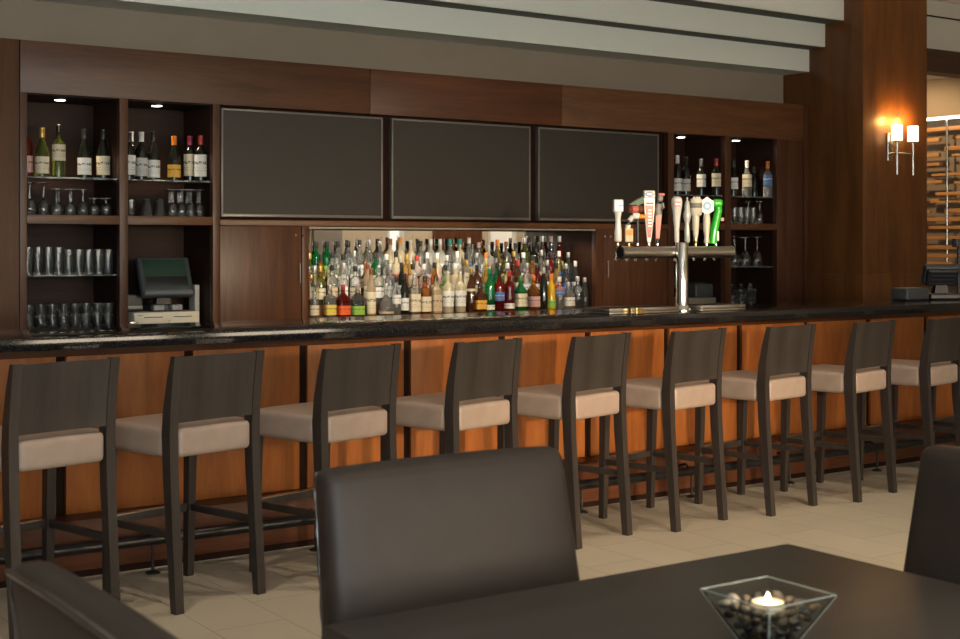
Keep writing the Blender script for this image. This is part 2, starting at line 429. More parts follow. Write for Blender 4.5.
for k in range(-4, 9):
    fx = 2.219+.807*k-4.5
    if fx < -5.8 or fx > 5.6: continue
    MB().tube([(fx, 0, .13), (fx, 0, .01)], .007, 8).lathe([(.032, 0), (.032, .006), (.012, .014)], 14, (fx, 0, 0)).tube([(fx, .005, .15), (fx, .05, .185), (fx, .099, .17)], .008, 8).build('rail_bracket', M_blackmetal, rail)

# ------------------------------------------------------------------ bar stools
def make_stool(label):
    t = thing('bar_stool', label, 'bar stool', (0,0,0), 0, 'bar stools in a row along the bar')
    sec = [(0, -.243, .036), (.30, -.217, .044), (.52, -.200, .050), (.70, -.193, .054), (.80, -.200, .050), (.92, -.220, .038), (1.012, -.240, .026)]
    for sx in (-1, 1):
        MB().bar([(sx*.207, y, z, .040, d) for z, y, d in sec]).build('rear_leg', M_stool, t)
        MB().bar([(sx*.205, .236, 0, .033, .033), (sx*.205, .222, .606, .042, .042)]).build('front_leg', M_stool, t)
        MB().box(sx*.207-.010, sx*.207+.010, -.196, .212, .288, .318, .002).build('side_stretcher', M_stool, t)
    def yr(z):
        for (z0, a, d0), (z1, b_, d1) in zip(sec[:-1], sec[1:]):
            if z0 <= z <= z1:
                k = (z-z0)/(z1-z0); return a+(b_-a)*k-(d0+(d1-d0)*k)/2
    rings = []
    for z in (.744, .80, .86, .92, .97, 1.008):
        y = yr(z)+.004; n = 9; R = []
        for i in range(n):
            x = -.189+.378*i/(n-1); R.append((x, y+.010*(1-(x/.189)**2), z))
        for i in reversed(range(n)):
            x = -.189+.378*i/(n-1); R.append((x, y+.016+.010*(1-(x/.189)**2), z))
        rings.append(R)
    MB().loft(rings).build('backrest', M_stool, t)
    MB().box(-.186, .186, .220, .240, .286, .320, .002).build('front_stretcher', M_stool, t)
    MB().box(-.180, .180, .214, .246, .320, .3235, .001).build('foot_plate', M_steel, t, label='thin steel strip on the front stretcher')
    def soft(p):
        k = max(0, 1-(p.x/.22)**2)*max(0, 1-((p.y-.03)/.23)**2)
        return Vector((p.x, p.y, p.z+(.010*k if p.z > .68 else 0)))
    c = MB().rbox(0, .040, .664, .452, .412, .118, .022, soft).rbox(0, -.155, .664, .368, .130, .118, .022, soft)
    c.build('seat', M_seat, t)
    return t
ST = [(1.575, 5.39, 14), (2.196, 5.397, 14.5), (2.863, 5.402, 15), (3.534, 5.405, 14.5), (4.213, 5.412, 14), (4.885, 5.427, 11), (5.583, 5.435, 10), (6.272, 5.440, 11.5), (6.945, 5.445, 11), (7.635, 5.45, 11)]
SL = ['brown leather bar stool at the left end of the row along the bar'] + \
     ['brown leather bar stool, %s from the left end of the row along the bar' % ORD[k] for k in range(1, 9)] + \
     ['bar stool at the right end of the row, cut off by the frame']
stool0 = make_stool(SL[0])
for k, (x, y, r) in enumerate(ST):
    if k == 0:
        stool0.location = (x, y, 0); stool0.rotation_euler = (0, 0, math.radians(r))
    else:
        dup(stool0, (x, y, 0), SL[k], None, math.radians(r))

# ------------------------------------------------------------------ dining table and chairs
tb = thing('dining_table', 'dark espresso wood dining table at the front of the room', 'table', (1.797, 1.83, 0))
MB().box(-.613, .613, -.41, .41, .705, .75, .004).build('tabletop', M_table, tb)
MB().bar([(0, 0, .03, .12, .12), (0, 0, .705, .12, .12)]).build('column', M_table, tb)
MB().box(-.30, .30, -.27, .27, 0, .03, .006).build('base_plate', M_blackmetal, tb)
def make_chair(label):
    t = thing('dining_chair', label, 'chair', (0,0,0), 0, 'leather chairs around the dining table')
    W = .648
    def lean(p):   # recline, pillow-like fullness on both faces, slightly narrower foot
        k = (p.z-.36)/.61
        e = max(0, 1-abs(p.x/(W/2))**4)*max(0, 1-abs((p.z-.665)/.305)**4)
        y = p.y-.115*k+(.012*e if p.y > -.25 else -.008*e)
        return Vector((p.x*(1+.07*(1-k)), y, p.z+.006*(1-(p.x/(W/2))**2)*(1 if p.z > .9 else 0)))
    MB().rbox(0, -.25, .657, W, .078, .61, .030, lean, 10).build('backrest', M_chair, t)
    # welted seam round the rear edge of the back
    for yy, nm in ((-.2915, 'seam'),):
        pts = []
        n = 14
        path = [(-W/2+.012, .40+.542*i/n) for i in range(n)] + [(-W/2+.012+(W-.024)*i/n, .949) for i in range(n+1)] + [(W/2-.012, .942-.55*i/n) for i in range(1, n+1)]
        for i, (px, pz) in enumerate(path):
            k = (pz-.36)/.61
            pts.append((px*(1+.07*(1-k))+(.0014 if i % 2 else -.0014), yy+.004*(1 if yy < -.25 else -1)-.115*k, pz+.006*(1-(px/(W/2))**2)))
        MB().tube(pts,   .0055, 6).build(nm, M_pipe, t)
    MB().rbox(0, .035, .42, W-.01, .53, .12, .028, lambda p: Vector((p.x, p.y, p.z+(.012*max(0, 1-(p.x/.3)**2)*max(0, 1-((p.y-.035)/.26)**2) if p.z > .42 else 0)))).build('seat', M_chair, t)
    MB().box(-.29, .29, -.20, .28, .32, .365).build('seat_frame', M_stool, t)
    for sx in (-1, 1):
        MB().bar([(sx*.270, .262, 0, .036, .036), (sx*.268, .258, .33, .046, .046)]).build('leg', M_stool, t)
        MB().bar([(sx*.270, -.262, 0, .036, .036), (sx*.268, -.225, .37, .046, .046)]).build('leg', M_stool, t)
    return t
ch = make_chair('dark brown leather chair on the bar side of the table, its padded back facing us')
ch.location = (1.706, 2.275, 0); ch.rotation_euler = (0, 0, PI)
dup(ch, (.985, 1.825, 0), 'brown leather chair at the left end of the table, only its seamed back top showing', None, -PI/2)
dup(ch, (2.440, 1.825, 0), 'brown leather chair at the right end of the table, cut off by the frame', None, PI/2)

# ------------------------------------------------------------------ candle bowl
BX, BY, BZ = 1.765, 1.687, .75
bowl = thing('candle_bowl', 'square flared clear glass bowl on the dining table', 'bowl', (BX, BY, BZ))
def sq(h, z): return [(-h, -h, z), (h, -h, z), (h, h, z), (-h, h, z)]
MB().loft([sq(.032, 0), sq(.0815, .090), sq(.0835, .0935), sq(.0775, .0935), sq(.0765, .090), sq(.0305, .008)]).build('glass_body', glass('bowl_glass', (.93, .98, .95), 0, 1., 1.20), bowl)
eg = glass('ground_glass_edge', (.66, .76, .70), .35, .35, 1.3)
K = [(-1, -1), (1, -1), (1, 1), (-1, 1)]
for i in range(4):
    a, b_ = K[i], K[(i+1) % 4]
    MB().tube([(a[0]*.0325, a[1]*.0325, .002), (a[0]*.0825, a[1]*.0825, .0925)], .0009, 8).build('ground_edge', eg, bowl)
    MB().tube([(a[0]*.0812, a[1]*.0812, .0935), (b_[0]*.0812, b_[1]*.0812, .0935)], .0010, 8).build('rim_edge', eg, bowl)
tl = thing('tealight', 'lit white tealight candle set on the stones in the glass bowl', 'candle', (BX, BY, BZ+.062))
MB().lathe([(.0275, 0), (.0288, .0155), (.0278, .0155), (.0270, .003)], 24, ring=True).build('cup', plain('tealight_tin', (.75, .74, .72), .3, .9), tl)
mw, nt, b = new_mat('candle_wax'); put(b, Base_Color=(.93, .85, .70), Roughness=.5, Subsurface_Weight=.3, Subsurface_Radius=(.02, .012, .006), Emission_Color=(1, .72, .38), Emission_Strength=.10)
MB().lathe([(.0268, .002), (.0270, .013), (.012, .0120)], 24).build('wax', mw, tl)
MB().tube([(0, 0, .012), (.0008, 0, .019)], .0008, 6).build('wick', M_black, tl)
MB().lathe([(.0006, .0165), (.0036, .0190), (.0043, .0220), (.0030, .0265), (.0006, .0305)], 12).build('flame', emit('flame', (1, .74, .38), 15.), tl)
L = bpy.data.lights.new('candle_glow', 'POINT'); L.energy = .11; L.color = (1, .62, .28); L.shadow_soft_size = .006
lo = bpy.data.objects.new('candle_glow', L); C.objects.link(lo); lo.location = (BX, BY, BZ+.105)
pm = [plain('stone_grey', (.13, .115, .095), .45), plain('stone_dark', (.045, .042, .040), .35), plain('stone_tan', (.25, .18, .12), .5), plain('stone_white', (.34, .31, .26), .5)]
protos = []
for k in range(4):
    mb = MB(); t = bmesh.new(); bmesh.ops.create_icosphere(t, subdivisions=2, radius=1)
    for v in t.verts:
        v.co *= 1+.12*sin(3*v.co.x+k)+.10*cos(4*v.co.y+2*k); v.co.x *= 1.15; v.co.z *= .72
    mb.merge(t)
    protos.append(mb)
first = {}
spots = []
for lz, half, n in ((.0185, .024, 3), (.036, .034, 4), (.0535, .045, 4), (.068, .053, 5)):
    for i in range(n):
        for j in range(n):
            px = -half+2*half*i/(n-1); py = -half+2*half*j/(n-1)
            if lz > .06 and abs(px) < .03 and abs(py) < .03: continue
            spots.append((px+random.uniform(-.002, .002), py+random.uniform(-.002, .002), lz+random.uniform(-.001, .002)+(.004 if lz > .06 and max(abs(px), abs(py)) > .04 else 0)))
for i, (px, py, pz) in enumerate(spots):
    k = random.choice((0, 0, 1, 1, 2, 3))
    s = random.uniform(.0095, .0125)
    if k not in first:
        o = protos[k].build('pebble', pm[k]); first[k] = o
    else:
        o = first[k].copy(); C.objects.link(o)
    o.location = (BX+px, BY+py, BZ+pz); o.scale = (s, s, s); o.rotation_euler = (random.uniform(-.4, .4), random.uniform(-.4, .4), random.uniform(0, 6))
    tag(o, '%s stone among those filling the square glass candle bowl' % ('grey', 'blackish', 'tan', 'whitish')[k], 'stone', 'decorative stones in the candle bowl')

# ------------------------------------------------------------------ bottles
G = {
 'clear': glass('bottle_clear', (.93, .95, .93), .0, .90, 1.40),
 'grey': glass('bottle_smoke', (.55, .60, .62), 0, .95, 1.42),
 'frosted': glass('bottle_frosted', (.90, .90, .84), .35, .75, 1.40),
 'green': glass('bottle_green', (.02, .34, .09), 0, .8, 1.45),
 'olive': glass('bottle_olive', (.20, .24, .05), 0, .8, 1.45),
 'amber': glass('bottle_amber', (.62, .24, .05), 0, .85, 1.42),
 'gold': glass('bottle_gold', (.90, .60, .18), 0, .85, 1.40),
 'cream': glass('bottle_cream', (.86, .74, .50), .12, .55, 1.40),
 'red': glass('bottle_red', (.28, .02, .014), 0, .8, 1.42),
 'brown': glass('bottle_brown', (.10, .035, .014), 0, .5, 1.45),
 'dark': glass('bottle_dark', (.012, .014, .010), .02, .15, 1.48),
 'yellow': glass('bottle_yellow', (.85, .50, .03), .1, .35, 1.40),
 'blue': glass('bottle_blue', (.05, .16, .50), 0, .8, 1.42),
 'tan': glass('bottle_tan', (.62, .48, .32), .1, .5, 1.40),
}
LC = {'white': (.80, .80, .78), 'cream': (.76, .68, .50), 'tan': (.58, .46, .30), 'orange': (.85, .13, .02), 'lime': (.28, .55, .08),
      'yellow': (.78, .62, .10), 'blue': (.06, .16, .42), 'red': (.38, .035, .03), 'gold': (.80, .44, .06), 'black': (.03, .03, .03), 'pink': (.70, .42, .38), 'grey': (.55, .55, .53)}
LM = {k: label_mat('label_'+k, v, (.05, .04, .04) if k not in ('black', 'blue', 'red') else (.7, .68, .6)) for k, v in LC.items()}
KC = {'black': (.02, .02, .02), 'white': (.75, .74, .70), 'orange': (.75, .22, .02), 'gold': (.65, .42, .12), 'silver': (.6, .6, .58), 'teal': (.02, .26, .20), 'red': (.50, .05, .04), 'brown': (.20, .07, .03), 'magenta': (.30, .03, .07), 'pink': (.52, .38, .38), 'green': (.03, .30, .08), 'blue': (.04, .10, .40)}
KM = {k: plain('cap_'+k, v, .35, .7 if k in ('gold', 'silver') else 0) for k, v in KC.items()}
SHAPES = {  # body radius, height, list of (r fraction, z fraction), plan exponent, label band, label squareness
 'bordeaux': (.0375, .305, [(.86, 0), (1, .012), (1, .60), (.93, .66), (.62, .72), (.39, .77), (.37, .96), (.40, .962), (.40, 1)], 2),
 'burgundy': (.0405, .300, [(.86, 0), (1, .012), (1, .46), (.93, .54), (.70, .63), (.46, .73), (.36, .82), (.35, .96), (.38, .962), (.38, 1)], 2),
 'spirit': (.039, .300, [(.90, 0), (1, .012), (1, .62), (.95, .68), (.55, .75), (.36, .79), (.35, 1)], 2),
 'square': (.037, .270, [(.92, 0), (1, .012), (1, .62), (.94, .67), (.45, .73), (.36, .77), (.36, 1)], 6),
 'squat': (.049, .205, [(.90, 0), (1, .02), (1, .52), (.90, .62), (.42, .74), (.30, .80), (.30, 1)], 5),
 'slim': (.031, .330, [(.88, 0), (1, .012), (1, .60), (.82, .70), (.46, .82), (.42, 1)], 2),
 'round': (.056, .215, [(.70, 0), (.95, .04), (1, .18), (.97, .34), (.78, .50), (.36, .62), (.25, .68), (.25, 1)], 2),
}
cache = {}
def bottle(loc, shape, g, lab, cap, label, group, h=None, band=(.14, .46), turn=0., wide=1.):
    key = (shape, g, lab, cap, h, band, wide)
    if key in cache:
        o = dup(cache[key], loc, label, group, -turn); o['category'] = 'bottle'; return o
    R, H, pr, p = SHAPES[shape]; R *= wide; H = h or H
    t = thing('bottle', label, 'bottle', loc, -turn, group)
    MB().lathe([(r*R, z*H) for r, z in pr], 24 if p == 2 else 32, p=p).build('glass_body', G[g], t)
    if lab: MB().arc(R*1.002, band[0]*H, band[1]*H, -PI/2-1.75, -PI/2+1.45, .0011, 18, p).build('paper_label', LM[lab], t)
    nr = pr[-1][0]*R
    if cap:
        if shape in ('bordeaux', 'burgundy'): MB().lathe([(nr*.99, H*.80), (nr*1.07, H*.805), (nr*1.07, H*.955), (nr*1.13, H*.96), (nr*1.13, H+.001), (nr*.9, H+.002)], 18).build('foil_capsule', KM[cap], t)
        else: MB().lathe([(nr*1.12, H*.90), (nr*1.16, H*.905), (nr*1.16, H+.012), (nr*1.02, H+.014)], 18).build('cap', KM[cap], t)
    else:
        MB().lathe([(nr*.9, H), (nr*1.1, H+.003), (nr*1.1, H+.012), (.004, H+.016)], 14).tube([(0, 0, H+.012), (.004, -.004, H+.032), (.012, -.012, H+.045)], .0032, 8).build('pour_spout', KM['silver'], t)
    cache[key] = t
    return t

# wine on the top glass shelves
ZS = 1.8565
WL = 'wine bottles on the glass shelves'
for (x, y, s, g, l, c, h, bd, lb) in [
 (2.400, 8.345, 'bordeaux', 'red', 'pink', 'black', .31, (.10, .42), 'red wine bottle with pale pink label, first on the left glass shelf'),
 (2.480, 8.30, 'burgundy', 'olive', 'cream', 'gold', .30, (.08, .42), 'wine bottle with gold capsule and cream label on the left glass shelf'),
 (2.584, 8.31, 'spirit', 'olive', 'cream', 'black', .31, (.34, .66), 'tall wine bottle with high cream label on the left glass shelf'),
 (2.742, 8.31, 'burgundy', 'dark', 'white', 'black', .305, (.08, .42), 'black bottle with white label between two olive ones, left glass shelf'),
 (2.846, 8.27, 'burgundy', 'dark', 'cream', 'black', .305, (.08, .46), 'dark wine bottle with cream label at the right end of left glass shelf'),
 (3.000, 8.24, 'bordeaux', 'dark', 'white', 'black', .29, (.10, .52), 'dark wine bottle with white label hard against the divider, register-side shelf'),
 (3.070, 8.40, 'bordeaux', 'dark', 'cream', 'white', .31, (.10, .44), 'cream-capped wine bottle behind others on shelf above the flared glasses'),
 (3.090, 8.27, 'bordeaux', 'dark', 'grey', 'white', .30, (.08, .46), 'white-capped wine bottle with grey label on shelf above the register'),
 (3.184, 8.31, 'burgundy', 'dark', 'white', 'black', .31, (.06, .42), 'black-capped wine bottle with white label in middle of shelf above register'),
 (3.310, 8.28, 'burgundy', 'dark', 'gold', 'orange', .285, (.08, .36), 'orange-capped wine bottle with golden label on shelf above the register'),
 (3.416, 8.28, 'bordeaux', 'dark', 'cream', 'magenta', .29, (.12, .60), 'magenta-capped wine bottle with cream label on shelf above the register'),
 (3.455, 8.20, 'bordeaux', 'dark', 'white', 'red', .29, (.10, .58), 'red-capped wine bottle at the right end of shelf above the register'),
 (7.600, 8.26, 'bordeaux', 'dark', 'white', 'white', .32, (.10, .42), 'wine bottle first on the glass shelf behind the white tap handles'),
 (7.676, 8.24, 'bordeaux', 'dark', 'grey', 'black', .31, (.10, .42), 'black-capped wine bottle second on the shelf behind the white tap handles'),
 (7.892, 8.29, 'bordeaux', 'dark', 'white', 'silver', .305, (.24, .58), 'silver-capped wine bottle alone mid-shelf above the tap handles'),
 (7.928, 8.15, 'bordeaux', 'dark', 'cream', 'red', .30, (.24, .60), 'red-capped wine bottle with cream label on shelf above green tap handle'),
 (8.210, 8.24, 'burgundy', 'dark', 'white', 'black', .30, (.20, .52), 'dark wine bottle beside the divider on the rightmost shelf'),
 (8.432, 8.30, 'burgundy', 'clear', 'cream', 'white', .31, (.28, .62), 'clear wine bottle with cream label on the rightmost shelf'),
 (8.538, 8.32, 'burgundy', 'dark', None, 'black', .26, (.2, .5), 'dark bottle without a label on the rightmost shelf'),
 (8.540, 8.165, 'bordeaux', 'clear', 'blue', 'orange', .30, (.30, .62), 'orange-capped clear bottle with blue label at end of the rightmost shelf'),
]:
    bottle((x, y, ZS), s, g, l, c, lb, WL, h, bd, .25)

# spirits: front row on the shelf, two risers behind
def word_bottle(g, lab, cap):
    gw = {'clear': 'clear', 'grey': 'smoky', 'frosted': 'frosted', 'green': 'green', 'olive': 'olive', 'amber': 'amber', 'gold': 'golden', 'cream': 'pale', 'red': 'red', 'brown': 'brown', 'dark': 'black', 'yellow': 'yellow', 'blue': 'blue', 'tan': 'tan'}[g]
    return gw + ' bottle' + ((' with ' + lab + ' label') if lab else ' without a label')
FRONT = [
 (4.262, 'slim', 'clear', 'cream', 'silver', .33, (.04, .24)), (4.378, 'square', 'clear', 'yellow', 'silver', .20, (.06, .40)),
 (4.480, 'squat', 'red', 'orange', 'red', .20, (.05, .36)), (4.592, 'squat', 'grey', 'lime', 'pink', .20, (.04, .34)),
 (4.700, 'slim', 'tan', 'cream', 'brown', .31, (.04, .52)), (4.812, 'round', 'clear', 'tan', 'silver', .20, (.05, .12)),
 (4.903, 'slim', 'clear', 'white', 'black', .25, (.30, .55)), (4.968, 'slim', 'dark', 'white', 'black', .27, (.10, .42)),
 (5.048, 'square', 'clear', 'cream', 'silver', .27, (.06, .52)), (5.136, 'square', 'amber', 'cream', 'black', .25, (.06, .48)),
 (5.228, 'square', 'tan', 'tan', 'black', .25, (.06, .52)), (5.332, 'spirit', 'cream', 'white', None, .28, (.16, .56)),
 (5.436, 'spirit', 'cream', 'white', None, .28, (.16, .56)), (5.530, 'slim', 'brown', 'cream', 'gold', .30, (.50, .56)),
 (5.606, 'squat', 'brown', 'gold', 'black', .19, (.10, .44)), (5.692, 'spirit', 'green', 'white', 'green', .30, (.04, .16)),
 (5.778, 'spirit', 'red', 'blue', 'black', .29, (.26, .48)), (5.868, 'spirit', 'red', 'white', 'red', .28, (.06, .20)),
 (5.972, 'squat', 'green', 'cream', 'green', .24, (.12, .52)), (6.090, 'squat', 'amber', 'pink', 'orange', .24, (.10, .42)),
 (6.186, 'slim', 'dark', None, 'silver', .30, (.1, .3)), (6.258, 'slim', 'yellow', 'lime', 'orange', .25, (.06, .30)),
 (6.336, 'spirit', 'clear', 'blue', 'white', .23, (.45, .62)), (6.420, 'squat', 'clear', 'white', 'silver', .19, (.12, .46)),
 (6.510, 'spirit', 'grey', None, 'silver', .23, (.1, .3)), (6.580, 'slim', 'grey', None, 'silver', .22, (.1, .3))]
SG = 'spirit bottles in the mirrored recess'
for k, (x, s, g, l, c, h, bd) in enumerate(FRONT):
    bottle((x, 8.19 if s != 'round' else 8.179, .9665), s, g, l, c, '%s, %s from left in the front row before the bar mirror' % (word_bottle(g, l, c), ORD[k]), SG, h, bd, .3 if SHAPES[s][3] == 2 else .04, {'squat': .86, 'round': .95}.get(s, 1.))
MID = [
 ('spirit', 'olive', 'yellow', 'gold', .28), ('slim', 'amber', 'gold', 'black', .27), ('spirit', 'clear', 'cream', 'black', .29), ('spirit', 'clear', 'white', 'black', .27),
 ('slim', 'clear', 'white', 'silver', .30), ('round', 'amber', 'tan', 'brown', .22), ('spirit', 'green', 'cream', 'black', .28), ('square', 'clear', 'white', 'white', .27),
 ('spirit', 'cream', 'red', 'black', .29), ('spirit', 'gold', 'orange', 'gold', .27), ('spirit', 'frosted', 'red', 'red', .26), ('slim', 'clear', 'pink', 'white', .28),
 ('spirit', 'cream', 'pink', 'white', .28), ('square', 'clear', 'lime', 'white', .26), ('spirit', 'frosted', 'red', 'white', .29), ('spirit', 'gold', 'cream', 'black', .27),
 ('spirit', 'clear', 'grey', 'silver', .28), ('slim', 'cream', 'gold', 'orange', .28), ('spirit', 'clear', 'blue', 'black', .28), ('spirit', 'olive', 'yellow', 'black', .27),
 ('slim', 'brown', 'red', 'gold', .29), ('spirit', 'clear', 'white', 'white', .28), ('spirit', 'amber', 'orange', 'black', .26), ('slim', 'grey', 'tan', 'silver', .30),
 ('spirit', 'red', 'red', 'black', .28), ('slim', 'grey', 'blue', 'white', .29), ('spirit', 'grey', None, 'silver', .28)]
LOW = [('slim', 'amber', 'yellow', 'silver', .25), ('spirit', 'olive', 'cream', 'gold', .25), ('spirit', 'clear', 'tan', 'black', .26), ('slim', 'clear', 'white', 'silver', .27), ('spirit', 'clear', 'cream', 'black', .25),
 ('slim', 'tan', 'cream', 'brown', .27), ('spirit', 'clear', 'white', None, .25), ('spirit', 'clear', 'grey', 'silver', .26), ('slim', 'dark', 'white', 'black', .27), ('spirit', 'cream', 'tan', 'black', .26),
 ('spirit', 'clear', 'pink', 'white', .26), ('slim', 'amber', 'cream', 'black', .27), ('spirit', 'clear', 'lime', 'black', .25), ('spirit', 'cream', 'white', 'white', .26), ('slim', 'clear', 'cream', 'gold', .28),
 ('spirit', 'brown', 'tan', 'black', .25), ('slim', 'gold', 'cream', 'gold', .27), ('spirit', 'green', 'white', 'black', .26), ('spirit', 'clear', 'blue', 'white', .26), ('slim', 'brown', 'cream', 'red', .28),
 ('spirit', 'clear', 'white', 'silver', .26), ('spirit', 'red', 'cream', 'black', .25), ('slim', 'grey', 'white', 'silver', .28), ('spirit', 'gold', 'orange', 'black', .26), ('spirit', 'grey', 'blue', 'silver', .25), ('slim', 'grey', 'white', 'white', .27)]
for k, (s, g, l, c, h) in enumerate(LOW):
    x = 4.262+.0921*k+random.uniform(-.005, .005)
    bottle((x, 8.284, 1.0415), s, g, l, c, '%s, %s from left in the second row before the bar mirror' % (word_bottle(g, l, c), ORD[k]), SG, h, (.16, .46), random.uniform(.1, .45), .95)
for k, (s, g, l, c, h) in enumerate(MID):
    x = 4.325+.0862*k+random.uniform(-.004, .004)
    w = .92 if s != 'round' else .68
    bottle((x, 8.379, 1.1165), s, g, l, c, '%s, %s from left in the third row before the bar mirror' % (word_bottle(g, l, c), ORD[k]), SG, h*.94, (.16, .46), random.uniform(.1, .45) if s != 'square' else .04, w)
BACK = [
 ('spirit', 'green', 'white', 'black', .265), ('spirit', 'green', 'lime', 'black', .27), ('spirit', 'clear', 'cream', 'black', .27), ('spirit', 'clear', 'white', 'black', .27),
 ('slim', 'clear', 'white', 'black', .28), ('slim', 'clear', 'white', None, .285), ('spirit', 'clear', None, None, .275), ('spirit', 'cream', 'cream', 'brown', .29),
 ('spirit', 'cream', 'tan', 'orange', .30), ('spirit', 'cream', 'gold', None, .28), ('spirit', 'clear', 'red', 'black', .275), ('spirit', 'frosted', None, 'white', .29),
 ('spirit', 'frosted', 'white', 'white', .29), ('spirit', 'clear', 'grey', 'teal', .29), ('spirit', 'cream', 'white', 'teal', .29), ('slim', 'clear', 'blue', 'white', .30),
 ('spirit', 'clear', 'white', 'pink', .265), ('square', 'frosted', 'pink', 'white', .25), ('slim', 'gold', 'cream', 'orange', .285), ('spirit', 'clear', 'red', 'brown', .27),
 ('spirit', 'clear', 'blue', 'black', .26), ('spirit', 'olive', None, 'silver', .30), ('spirit', 'dark', 'white', 'black', .27), ('slim', 'grey', 'tan', 'silver', .315), ('slim', 'grey', 'pink', 'pink', .315), ('slim', 'red', 'yellow', 'silver', .315)]
for k, (s, g, l, c, h) in enumerate(BACK):
    x = 4.422+.0855*k+random.uniform(-.003, .003)
    bottle((x, 8.475, 1.1915), s, g, l, c, '%s, %s from left in the rear row before the bar mirror' % (word_bottle(g, l, c), ORD[k]), SG, h, (.14, .42), random.uniform(.1, .45) if s != 'square' else .04, .95)

# ------------------------------------------------------------------ glassware
def shell(prof, t=.0018): return prof
def g_highball(r, h):
    return MB().lathe([(r*.84, 0), (r*.87, .006), (r*.93, h*.5), (r, h*.97), (r, h), (r-.0028, h), (r*.90-.003, h*.5), (r*.80-.004, .014)], 22, flute=.035)
def g_wine_inverted(h, rb, rf):
    # rim down on the shelf, foot on top
    bh = h*.50
    o = [(rb*.86, 0), (rb, bh*.35), (rb*.93, bh*.66), (rb*.5, bh*.93), (.0048, bh*1.06), (.0038, h*.75), (.0048, h*.93), (rf*.55, h-.006), (rf, h-.003), (rf, h)]
    i = [(rb*.45, bh*.90), (rb*.90, bh*.64), (rb-.002, bh*.35), (rb*.86-.002, 0)]
    return MB().lathe(i+o, 20)
def g_brandy_inverted(h, rb, rf):
    bh = h*.66
    o = [(rb*.72, 0), (rb, bh*.5), (rb*.85, bh*.8), (rb*.35, bh*.98), (.006, bh*1.06), (.0055, h*.90), (rf*.6, h-.005), (rf, h-.003), (rf, h)]
    i = [(rb*.30, bh*.95), (rb*.82, bh*.78), (rb-.002, bh*.5), (rb*.72-.002, 0)]
    return MB().lathe(i+o, 20)
def g_flared_inverted(h, r0, r1):
    return MB().lathe([(r1*.85, h-.012), (r0-.0025, 0), (r0, 0), (r1, h-.004), (r1*.92, h)], 20)
GP = {}
def glassware(kind, maker, loc, name, label, cat, group):
    if kind not in GP:
        o = maker().build(name, M_glass); GP[kind] = o
    else:
        o = GP[kind].copy(); C.objects.link(o)
    o.location = loc; o.rotation_euler = (0, 0, random.uniform(0, 6))
    return tag(o, label, cat, group)
ZG = ZM1+.0005
for k, (x, y) in enumerate(((2.386, 8.22), (2.412, 8.32), (2.472, 8.24))):
    glassware('big_inv', lambda: g_wine_inverted(.195, .034, .032), (x, y, ZG), 'wine_glass', ('tall upturned wine glass hard against the left side of the left niche', 'tall upturned wine glass behind the two leftmost ones in left niche', 'tall upturned wine glass next to the row of shorter stems, left niche')[k], 'wine glass', 'tall wine glasses in the left niche')
for k, x in enumerate((2.540, 2.582, 2.620, 2.658, 2.700)):
    glassware('inv', lambda: g_wine_inverted(.158, .033, .031), (x+.0, (8.21, 8.30)[k % 2], ZG), 'wine_glass', '%s of the five short upturned stemmed glasses in the left niche' % ORD[k], 'wine glass', 'short stemmed glasses in the left niche')
for k, (x, y) in enumerate(((2.775, 8.23), (2.846, 8.22))):
    glassware('brandy', lambda: g_brandy_inverted(.108, .036, .030), (x, y, ZG), 'brandy_glass', ('left one of two squat upturned brandy glasses in the left niche', 'right one of two squat upturned brandy glasses in the left niche')[k], 'brandy glass', 'brandy glasses in the left niche')
glassware('tumbler', lambda: g_highball(.031, .10), (2.998, 8.20, ZG), 'tumbler', 'small tumbler alone beside the divider, below the shelf of dark wine bottles', 'tumbler', None)
for k, (x, y) in enumerate(((3.105, 8.22), (3.190, 8.22))):
    glassware('flared', lambda: g_flared_inverted(.112, .042, .026), (x, y, ZG), 'flared_glass', ('left one of two flared upturned glasses above the register', 'right one of two flared upturned glasses above the register')[k], 'glass', 'flared glasses above the register')
for r, (n, yy) in enumerate(((4, 8.19), (4, 8.27), (3, 8.35))):
    for k in range(n):
        glassware('inv2', lambda: g_wine_inverted(.172, .0295, .029), (3.265+.060*k+.020*r, yy, ZG), 'wine_glass', 'upturned stemmed glass above the register, %s from left in its %s row' % (ORD[k], ('front', 'middle', 'rear')[r]), 'wine glass', 'upturned wine glasses above the register')
Z2 = 1.2725
for r, yy in enumerate((8.20, 8.275)):
    for k in range(9):
        if r == 1 and k == 8: continue
        glassware('highball%d' % (k < 4), (lambda: g_highball(.0295, .15)) if k >= 4 else (lambda: g_highball(.0295, .165)), (2.366+.061*k+.018*r, yy, Z2), 'highball_glass', 'tall clear highball glass, %s from left in %s row of the left niche' % (ORD[k], ('front', 'rear')[r]), 'highball glass', 'highball glasses in the left niche')
for r, yy in enumerate((8.19, 8.265)):
    for lay in range(2):
        for k in range(7 if r else 8):
            glassware('rocks', lambda: g_highball(.0335, .074), (2.372+.0685*k+.030*r, yy, ZB+.001+.0745*lay), 'rocks_glass', 'short rocks glass, %s from left, %s layer of the %s row in bottom left niche' % (ORD[k], ('bottom', 'top')[lay], ('front', 'rear')[r]), 'rocks glass', 'stacked rocks glasses in the left niche')
for k, (x, y) in enumerate(((8.205, 8.22), (8.276, 8.22), (8.347, 8.22), (8.418, 8.22))):
    glassware('tumb4', lambda: g_highball(.0335, .135), (x, y, ZG), 'tumbler', 'straight clear tumbler, %s of four on the rightmost middle shelf' % ORD[k], 'tumbler', 'tumblers on the rightmost middle shelf')
